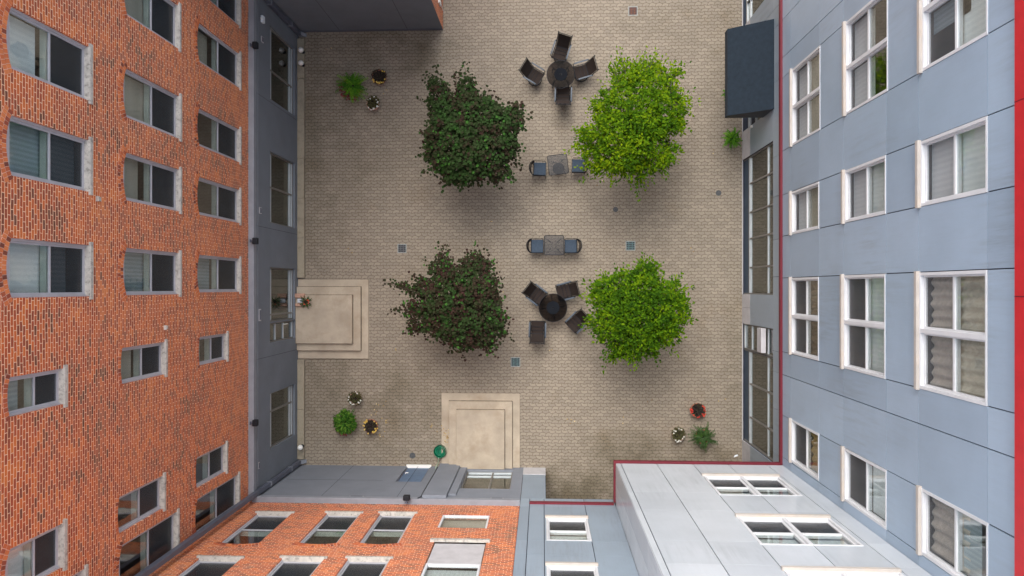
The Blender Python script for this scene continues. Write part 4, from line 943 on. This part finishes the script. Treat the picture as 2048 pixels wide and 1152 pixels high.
# ================================================================= TREES
def leaf_faces(mb, p, d, n, L, Wd, var, heart=False):
    """leaf of two half blades folded along the midrib: p base, d direction, n normal"""
    s = d.cross(n).normalized(); up = n*(-.18*Wd)
    if heart: prof = [(0, .0), (.08, .75), (.35, 1.0), (.65, .8)]
    else: prof = [(0, .0), (.25, .75), (.5, 1.0), (.78, .6)]
    tip = p+d*L-n*L*.12; m = p+d*L*.5
    for sg in (-1, 1):
        vs = [p]+[p+d*(L*a)+s*(sg*Wd*.5*b)-up*0+n*(.12*Wd*b) for a, b in prof[1:]]+[tip, m]
        mb.add(vs, [tuple(range(len(vs)))]); mb.attr.append(var)
def tree(name, cx, cy, outline, htop, trunk_h, mats, leafL, leafW, nleaf, label, heart, loose, seed, varf):
    rnd = random.Random(seed)
    zc = trunk_h+.3
    base_p = G(cx, cy, (zc+htop)/2)
    root = empty(name, (base_p.x, base_p.y, 0), 0, label, 'tree', None, world=True)
    bx, by = base_p.x, base_p.y
    # outline: list of (px,py) polygon around the crown, converted at mid crown height
    zmid = trunk_h+(htop-trunk_h)*.45
    poly = [G(px, py, zmid) for px, py in outline]
    def inside(x, y):
        c = False; j = len(poly)-1
        for i in range(len(poly)):
            a, b = poly[i], poly[j]
            if (a.y > y) != (b.y > y) and x < (b.x-a.x)*(y-a.y)/(b.y-a.y)+a.x: c = not c
            j = i
        return c
    Rm = sum((Vector((p.x-bx, p.y-by, 0))).length for p in poly)/len(poly)
    clusters = []; 
    xs = [p[0] for p in outline]; ys = [p[1] for p in outline]
    def inpx(x, y):
        c = False; j = len(outline)-1
        for i in range(len(outline)):
            a, b = outline[i], outline[j]
            if (a[1] > y) != (b[1] > y) and x < (b[0]-a[0])*(y-a[1])/(b[1]-a[1])+a[0]: c = not c
            j = i
        return c
    tries = 0
    while len(clusters) < 300 and tries < 40000:
        tries += 1
        qx = rnd.uniform(min(xs), max(xs)); qy = rnd.uniform(min(ys), max(ys))
        ux = (qx-cx)*1.13+cx; uy = (qy-cy)*1.13+cy
        if not inpx(ux, uy): continue
        g0 = G(qx, qy, zmid); r = math.hypot(g0.x-bx, g0.y-by)/Rm
        top = trunk_h+.35+(htop-trunk_h-.35)*max(.0, 1-min(1, r/1.3)**2.2); z = top-abs(rnd.gauss(0, .36))*(1-.5*min(1, r))
        if z < trunk_h: z = trunk_h+rnd.random()*.3
        g0 = G(qx, qy, z); x, y = g0.x, g0.y
        if any((c[0]-x)**2+(c[1]-y)**2+(c[2]-z)**2 < (.25 if heart else .235)**2 for c in clusters): continue
        clusters.append((x, y, z))
    ncore = len(clusters)
    # fine twigs that carry the ragged edge of the crown outwards
    twigs = []
    for i, p in enumerate(poly):
        q = poly[(i+1) % len(poly)]
        for t in (0, .33, .66):
            m = p.lerp(q, t); v = Vector((m.x-bx, m.y-by, 0)); e = rnd.uniform(1.02, 1.12) if t == 0 else rnd.uniform(.84, 1.06)
            z1 = zmid+rnd.uniform(-.35, .35); s0 = rnd.uniform(.52, .70)
            a_ = Vector((bx+v.x*s0, by+v.y*s0, z1+.12)); b_ = Vector((bx+v.x*e, by+v.y*e, z1)); side = Vector((-v.y, v.x, 0)).normalized()*rnd.uniform(-.12, .12)
            twigs.append([a_+side, a_.lerp(b_, .5)+side*.4+Vector((0, 0, .05)), b_])
    # trunk and limbs
    mb = MB(); mb.tube([(bx, by, 0), (bx+.02, by, .5), (bx-.01, by+.02, trunk_h*.8), (bx, by, trunk_h+.5), (bx+.05, by-.03, htop-.6)], [.11, .085, .075, .06, .02], 10)
    mb.build('trunk', MT['bark'], root, smooth=True)
    mb = MB(); nl = 11; limbs = []
    for i in range(nl):
        t = 2*math.pi*i/nl+rnd.uniform(-.2, .2); z0 = trunk_h+rnd.uniform(-.2, .7)
        e = Vector((bx+math.cos(t)*Rm*.7, by+math.sin(t)*Rm*.7, zmid+rnd.uniform(-.1, .5))); st = Vector((bx, by, z0)); mid = st.lerp(e, .5)+Vector((0, 0, .15))
        pts = [st, st.lerp(mid, .5)+Vector((0, 0, .03)), mid, mid.lerp(e, .5)+Vector((0, 0, .04)), e]; limbs.append(pts); mb.tube(pts, [.04, .032, .024, .016, .008], 6)
    for c in clusters:
        v = Vector(c); best = min((q for L_ in limbs for q in L_[1:]), key=lambda q: (q-v).length); m = best.lerp(v, .5)+Vector((rnd.uniform(-.05, .05), rnd.uniform(-.05, .05), .05))
        mb.tube([best, m, v], [.009, .006, .003], 4, False)
    for tw in twigs: mb.tube(tw, [.008, .006, .003], 4, False)
    mb.build('limb', MT['bark'], root, smooth=True)
    # leaves
    mb = MB(); mb.attr = []
    per = nleaf*(1.30 if heart else 1.45)/230
    for ci, c in enumerate(clusters):
        k = int(per*rnd.uniform(.35, 1.25)); cr = rnd.uniform(.13, .235); cv = rnd.random()
        edge = math.hypot(c[0]-bx, c[1]-by)/Rm
        de = 9
        for i_ in range(len(poly)):
            a_, b_ = poly[i_], poly[(i_+1) % len(poly)]; ab = Vector((b_.x-a_.x, b_.y-a_.y)); ap = Vector((c[0]-a_.x, c[1]-a_.y))
            tt = max(0, min(1, ap.dot(ab)/max(1e-6, ab.length_squared))); de = min(de, (ap-ab*tt).length)
        if de < .30: k = int(k*.5); cr = rnd.uniform(.14, .20)
        for _ in range(k):
            v = Vector((rnd.gauss(0, 1), rnd.gauss(0, 1), rnd.gauss(0, .8))); v = v*(cr*rnd.random()**.4/max(.01, v.length))
            p = Vector(c)+v; t = rnd.uniform(0, 2*math.pi)
            out = Vector((p.x-bx, p.y-by, 0)); d = (Vector((math.cos(t), math.sin(t), rnd.uniform(-.5, .15)))+out*.35).normalized()
            nv = .34 if heart else .55; nn = Vector((rnd.gauss(0, nv)+v.x*1.6, rnd.gauss(0, nv)+v.y*1.6, .9)); nn = (nn-d*nn.dot(d)).normalized(); sc = rnd.uniform(.7, 1.2)
            leaf_faces(mb, p, d, nn, leafL*sc, leafW*sc, varf(rnd, cv, edge), heart)
    for tw in twigs:
        cv = rnd.random(); nl_ = rnd.randint(14, 26); dirv = (tw[2]-tw[0]).normalized()
        for i in range(nl_):
            t = (i+rnd.random())/nl_; p = tw[0].lerp(tw[1], t*2) if t < .5 else tw[1].lerp(tw[2], t*2-1)
            spread = .11*(1-t)+.05; p = p+Vector((rnd.gauss(0, spread), rnd.gauss(0, spread), rnd.gauss(0, .06)))
            sg = 1 if i % 2 else -1; d = (dirv+Vector((-dirv.y, dirv.x, 0))*sg*rnd.uniform(.2, 1.1)+Vector((0, 0, rnd.uniform(-.5, .2)))).normalized()
            nn = Vector((rnd.gauss(0, .5), rnd.gauss(0, .5), .9)); nn = (nn-d*nn.dot(d)).normalized(); sc = rnd.uniform(.7, 1.15)
            leaf_faces(mb, p, d, nn, leafL*sc, leafW*sc, varf(rnd, cv, 1.2), heart)
    mb.build('crown', mats, root)
    return root
MT['leaf_purple'] = leaf_mat('leaf_purple', [(0, (.030, .075, .016)), (.22, (.026, .056, .014)), (.45, (.027, .042, .014)), (.65, (.034, .027, .015)), (.90, (.048, .020, .018)), (.93, (.030, .085, .016)), (1, (.050, .15, .022))], .8, .08, .12)
MT['leaf_green'] = leaf_mat('leaf_green', [(0, (.030, .085, .004)), (.3, (.075, .175, .004)), (.6, (.16, .27, .004)), (.85, (.26, .36, .004)), (1, (.42, .48, .01))], .7, .34, .10)
vp = lambda r, cv, e: min(1, max(0, (.24+.45*(cv-.4)+.35*(r.random()-.2)+.16*max(0, e-.6)) if r.random() < .95 else .97))
vp2 = lambda r, cv, e: min(1, max(0, (.42+.5*(cv-.4)+.40*(r.random()-.3)+.16*max(0, e-.6)) if r.random() < .965 else .97))
vg = lambda r, cv, e: min(1, max(0, .27+.40*(cv-.4)+.56*(r.random()-.5)+.13*min(1, e)))
tree('redbud_tree', 945, 265, [(851,148),(878,146),(895,190),(918,183),(910,150),(930,137),(945,160),(948,188),(975,190),(1003,207),(1012,216),(1045,206),(1058,233),(1043,262),(1040,300),(1035,325),(1014,338),(1025,362),(1000,373),(970,360),(955,365),(925,377),(885,375),(882,350),(855,345),(842,310),(846,270),(860,240),(846,200),(858,175)],
     4.0, 1.7, MT['leaf_purple'], .105, .10, 6800, 'dark green and purple leaved tree in the upper left of the courtyard', True, .55, 11, vp)
tree('redbud_tree', 925, 610, [(775,566),(795,568),(815,578),(828,550),(843,560),(858,566),(853,520),(880,500),(895,500),(893,530),(915,525),(935,510),(950,492),(975,505),(985,525),(988,545),(1000,555),(1002,575),(990,600),(1005,595),(1000,620),(1018,635),(1008,655),(1020,676),(995,680),(990,708),(960,700),(930,708),(900,698),(880,680),(862,672),(842,662),(830,664),(808,665),(820,640),(790,625),(812,608),(850,600),(830,580)],
     4.0, 1.7, MT['leaf_purple'], .095, .09, 6600, 'dark purple-green tree in the lower left with loose twigs on its left side', True, .55, 12, vp2)
tree('green_tree', 1268, 245, [(1222,125),(1238,108),(1250,125),(1275,118),(1290,108),(1305,120),(1315,105),(1322,120),(1345,128),(1372,127),(1358,155),(1362,180),(1378,188),(1391,205),(1375,232),(1375,265),(1345,270),(1330,300),(1362,298),(1350,325),(1330,352),(1305,350),(1300,362),(1280,385),(1262,365),(1225,368),(1205,350),(1170,352),(1165,330),(1143,300),(1150,262),(1180,250),(1180,225),(1178,200),(1205,172),(1228,178),(1222,150)],
     4.3, 1.7, MT['leaf_green'], .115, .062, 8600, 'bright yellow-green leafy tree in the upper right of the courtyard', False, .7, 13, vg)
tree('green_tree', 1282, 622, [(1175,567),(1198,545),(1215,552),(1235,540),(1255,535),(1278,528),(1290,514),(1305,515),(1318,535),(1320,555),(1340,562),(1360,555),(1362,580),(1380,580),(1378,605),(1392,640),(1365,645),(1370,668),(1350,680),(1345,700),(1325,690),(1312,722),(1295,715),(1262,736),(1250,720),(1215,730),(1208,705),(1225,690),(1190,684),(1178,660),(1163,646),(1185,625),(1170,595)],
     4.2, 1.7, MT['leaf_green'], .115, .064, 8400, 'fresh green leafy tree in the lower right of the courtyard', False, .6, 14, lambda r, cv, e: min(1, max(0, vg(r, cv, e)-.12)))

# ================================================================= PLANTERS
def pot(root, r, h, mat, z=0):
    mb = MB(); mb.lathe([(r*.7, 0), (r*.72, .02), (r*.93, h*.85), (r*1.03, h*.86), (r*1.03, h), (r*.93, h), (r*.90, h-.05), (0.0, h-.05)], n=28); mb.build('pot', mat, root, smooth=False)
    mb = MB(); mb.lathe([(r*.9, h-.048), (r*.5, h-.03), (0, h-.02)], n=20); mb.build('soil', MT['soil'], root)
MT['flower_white'] = leaf_mat('flower_white', [(0, (.75, .75, .66)), (1, (.85, .85, .82))], .6, .2)
MT['flower_yellow'] = leaf_mat('flower_yellow', [(0, (.75, .50, .06)), (.6, (.80, .55, .10)), (1, (.80, .68, .25))], .6, .2)
MT['flower_red'] = leaf_mat('flower_red', [(0, (.55, .02, .02)), (.7, (.75, .06, .03)), (1, (.75, .20, .08))], .6, .2)
MT['foliage_dark'] = leaf_mat('foliage_dark', [(0, (.018, .010, .010)), (.6, (.035, .022, .014)), (1, (.05, .05, .02))], .6, .1)
MT['foliage_olive'] = leaf_mat('foliage_olive', [(0, (.045, .045, .012)), (1, (.085, .08, .022))], .6, .15)
MT['fern'] = leaf_mat('fern', [(0, (.03, .11, .012)), (.5, (.08, .23, .018)), (1, (.19, .40, .02))], .7, .25, .12)
MT['hosta'] = leaf_mat('hosta', [(0, (.02, .075, .010)), (.5, (.055, .16, .018)), (1, (.17, .32, .04))], .7, .25, .12)
MT['coleus'] = leaf_mat('coleus', [(0, (.16, .015, .02)), (1, (.30, .05, .05))], .6, .2)
MT['strap'] = leaf_mat('strap', [(0, (.02, .055, .012)), (1, (.06, .13, .02))], .5, .2)
def tuft(root, name, mat, c, rr, hh, n_, L, Wd, rnd, up=.6, zmin=0):
    mb = MB(); mb.attr = []
    for _ in range(n_):
        t = rnd.uniform(0, 2*math.pi); r = rr*math.sqrt(rnd.random()); p = Vector((c[0]+r*math.cos(t), c[1]+r*math.sin(t), c[2]+hh*rnd.random()*(1-.5*r/rr)))
        a = t+rnd.uniform(-.9, .9); d = Vector((math.cos(a), math.sin(a), rnd.uniform(-.3, up))).normalized(); nn = Vector((rnd.gauss(0, .4), rnd.gauss(0, .4), 1)); nn = (nn-d*nn.dot(d)).normalized()
        leaf_faces(mb, p, d, nn, L*rnd.uniform(.7, 1.2), Wd*rnd.uniform(.8, 1.2), rnd.random())
    return mb.build(name, mat, root)
def fronds(root, name, mat, c, n_, L, rnd, seg=7, pin=.055, droop=.6):
    mb = MB(); mb.attr = []
    for k in range(n_):
        t = 2*math.pi*k/n_+rnd.uniform(-.25, .25); LL = L*rnd.uniform(.55, 1.1); el = rnd.uniform(.3, 1.1); v = rnd.random(); pts = []
        for i in range(seg+1):
            s = i/seg; r = LL*s*math.cos(el*(1-s*.5)); z = LL*(math.sin(el)*s-droop*s*s); pts.append(Vector((c[0]+r*math.cos(t+.15*s), c[1]+r*math.sin(t+.15*s), c[2]+z)))
        for i in range(1, seg):
            d = (pts[i+1]-pts[i]).normalized(); side = d.cross(Vector((0, 0, 1))).normalized()
            for q in range(2):
                p = pts[i].lerp(pts[i+1], q/2)
                for sg in (-1, 1):
                    dd = (side*sg+d*.55).normalized(); nn = Vector((rnd.gauss(0, .25), rnd.gauss(0, .25), 1)); nn = (nn-dd*nn.dot(dd)).normalized()
                    leaf_faces(mb, p, dd, nn, pin*LL/.4*(1-.55*i/seg), .040, min(1, max(0, v*.6+.4*rnd.random())))
    return mb.build(name, mat, root)
def blooms(root, mat, c, r, n_, z, rnd, size=.035, arc=None):
    mb = MB(); mb.attr = []
    for _ in range(n_):
        t = rnd.uniform(*arc) if arc else rnd.uniform(0, 2*math.pi); rr = r*rnd.uniform(.8, 1.12); p0 = Vector((c[0]+rr*math.cos(t), c[1]+rr*math.sin(t), z+rnd.uniform(-.05, .05)))
        for k in range(5):
            a = 2*math.pi*k/5+rnd.random(); d = Vector((math.cos(a), math.sin(a), rnd.uniform(-.1, .4))).normalized(); nn = Vector((0, 0, 1)); nn = (nn-d*nn.dot(d)).normalized(); leaf_faces(mb, p0, d, nn, size, size*.8, rnd.random())
    return mb.build('flowers', mat, root)
PG = 'potted plants in the courtyard corners'
def flower_pot(px, py, r, flower, label, foliage='foliage_dark', n_=22, potm='terracotta', arc=None, fr=1.0, fc=(0, 0)):
    rnd = random.Random(int(px*7+py)); p = G(px, py, .36); o = empty('flower_pot', (p.x, p.y, 0), 0, label, 'potted plant', PG)
    pot(o, r, .34, MT[potm]); tuft(o, 'foliage', MT[foliage], (fc[0], fc[1], .33), r*fr, .12, 260, .07, .035, rnd)
    blooms(o, MT[flower], (0, 0), r, n_, .40, rnd, arc=arc)
flower_pot(758, 153, .275, 'flower_yellow', 'terracotta pot of nearly black leaves rimmed with pale yellow blooms, upper left cluster', arc=(-2.6, .9), n_=16)
flower_pot(745, 207, .24, 'flower_white', 'pink-rimmed pot with small white blooms below the upper left fern', 'foliage_olive', 16, 'pot_pink', fc=(.02, .06), fr=.95)
flower_pot(710, 797, .235, 'flower_white', 'pot of dark foliage with white blooms at the top of the lower left cluster', 'foliage_olive', 14, 'pot_pink', fr=1.1)
flower_pot(741, 853, .27, 'flower_yellow', 'terracotta pot with golden yellow blooms round its rim, lower left cluster', n_=26, fr=.85)
flower_pot(1396, 821, .27, 'flower_red', 'terracotta pot with bright red blooms in the lower right cluster', n_=30, fr=.9, arc=(-3.4, .9))
flower_pot(1357, 870, .235, 'flower_white', 'pale rimmed pot with white blooms beside the red flowers in the lower right', 'foliage_olive', 16, 'pot_pink', fc=(0, .04))
def fern_pot(px, py, r, L0, n_, label, red=True, mat='fern', z=0, droop=.6, pin=.055, broad=0):
    L = L0*1.3; n_ = int(n_*1.25); rnd = random.Random(int(px*3+py)); p = G(px, py, z+.5); o = empty('fern_pot', (p.x, p.y, z), 0, label, 'potted plant', PG)
    pot(o, r, .36, MT['terracotta']); fronds(o, 'foliage', MT[mat], (0, 0, .34), n_, L, rnd, droop=droop, pin=pin); 
    tuft(o, 'inner_foliage', MT[mat], (0, 0, .34), broad or r*1.1, .3 if broad else .2, 340 if broad else 120, .17 if broad else .12, .05 if broad else .04, rnd)
    if red: tuft(o, 'red_foliage', MT['coleus'], (-.02 if broad else -.1, -.12, .30), r*1.5, .08, 160, .08, .05, rnd)
fern_pot(704, 170, .28, .58, 34, 'large bright green fern in a pot with dark red leaves, upper left cluster')
fern_pot(689, 845, .28, .42, 26, 'large leafy pale green plant in a pot with red leaves, lower left cluster', pin=.065, broad=.38, mat='hosta')
fern_pot(1407, 875, .27, .50, 22, 'straggly dark green plant in a brown pot in the lower right corner', False, 'strap', pin=.05)
fern_pot(1466, 275, .15, .36, 26, 'small green fern against the right wall below the awning', False)
fern_pot(1461, 186, .13, .25, 20, 'green fern mostly hidden beneath the awning edge', False)

# plant and boxes on the landing
p = G(610, 604, .6); rnd = random.Random(5)
o = empty('flower_pot', (p.x, p.y, .35), 0, 'small pot of green strap leaves with red blooms on the landing by the glazed door', 'potted plant', PG)
pot(o, .10, .18, MT['terracotta']); tuft(o, 'foliage', MT['strap'], (0, 0, .16), .08, .1, 36, .22, .035, rnd, up=.3); blooms(o, MT['flower_red'], (.04, -.02), .12, 4, .28, rnd)
x0, x1, y0, y1 = rect(590.5, 587, 610, 595.5, .40); mb = MB(); mb.box(XL+.03, x1, y0, y1, .351, .50); tag(mb.build('planter_box', MT['box'], bevel=.015), 'pinkish clay block on the landing just above the small plant', 'block')
x0, x1, y0, y1 = rect(591, 607, 604, 612.5, .40); mb = MB(); mb.box(XL+.03, x1, y0, y1, .351, .46); tag(mb.build('planter_box', MT['box'], bevel=.015), 'low clay block on the landing just below the small plant', 'block')
x0, x1, y0, y1 = rect(595, 597, 605, 605.5, .40); mb = MB(); mb.box(x0, x1, y0, y1, .351, .42); mb.box(x0+.02, x1-.02, y0+.04, y0+.06, .42, .44); tag(mb.build('folded_box', MT['paper'], bevel=.01), 'pale blue box lying between the clay blocks by the door', 'box')

# hose
p = G(880, 903, .2); o = empty('hose_pot', (p.x, p.y, 0), 0, 'green hose coiled in a round green pot beside the bottom steps', 'hose')
mb = MB(); mb.lathe([(.2, 0), (.22, .02), (.25, .2), (.255, .2), (.23, .02), (0, .015)], n=28); mb.build('pot', MT['hose'], o)
mb = MB(); pts = []
for i in range(150):
    t = i*.25; r = .21-.11*((i % 60)/60); pts.append((r*math.cos(t), r*math.sin(t), .05+.14*i/150+.008*math.sin(i)))
mb.tube(pts, .014, 6); mb.build('hose', MT['hose'], o, smooth=True)
a = G(877, 915, .2); b = G(866, 936, 0)
mb = MB(); mb.tube([a-p+Vector((0, 0, .2)), Vector((a.x-p.x-.02, a.y-p.y-.2, .1)), Vector((a.x-p.x-.06, YB+.12-p.y, .12)), Vector((a.x-p.x-.08, YB+.05-p.y, .5))], .014, 6); mb.build('hose_tail', simple('hose_pale', (.30, .42, .28), .5), o, smooth=True)

# litter and fallen leaves
rnd = random.Random(3)
p = G(1472, 912); mb = MB(); mb.hexa([(p.x-.09, p.y-.05, .004), (p.x+.08, p.y-.0, .004), (p.x+.06, p.y+.07, .004), (p.x-.05, p.y+.03, .004), (p.x-.09, p.y-.05, .02), (p.x+.08, p.y-.0, .012), (p.x+.06, p.y+.07, .03), (p.x-.05, p.y+.03, .014)])
tag(mb.build('paper_scrap', MT['paper']), 'crumpled white paper scrap on the paving at the lower right corner', 'litter')
mb = MB(); mb.attr = []
spots = [(772, 842, 3), (751, 826, 2), (763, 811, 2), (760, 870, 3), (1196, 368, 1), (1140, 842, 2), (893, 868, 6), (893, 880, 4), (884, 858, 2), (655, 99, 1), (766, 183, 1), (1008, 576, 1), (948, 815, 1), (1100, 700, 1), (1300, 800, 1), (1440, 800, 1), (700, 500, 1), (790, 700, 1), (870, 850, 2), (1240, 840, 1), (1380, 500, 1), (980, 445, 1), (1420, 300, 1)]
for (px, py, k) in spots:
    for _ in range(k*2):
        q = G(px+rnd.gauss(0, 5), py+rnd.gauss(0, 4), .012 if not (883 < px < 1000 and py > 800) else .085); t = rnd.uniform(0, 6.28); leaf_faces(mb, q, Vector((math.cos(t), math.sin(t), .1)).normalized(), Vector((0, 0, 1)), .06, .035, rnd.random())
tag(mb.build('fallen_leaves', leaf_mat('dead_leaf', [(0, (.20, .10, .03)), (.6, (.45, .30, .08)), (1, (.75, .60, .30))], .7, .1)), 'scattered dry yellow and brown leaves on the paving', 'leaves', kind='stuff')

for o in list(COL.objects):
    if '_world' in o: del o['_world']
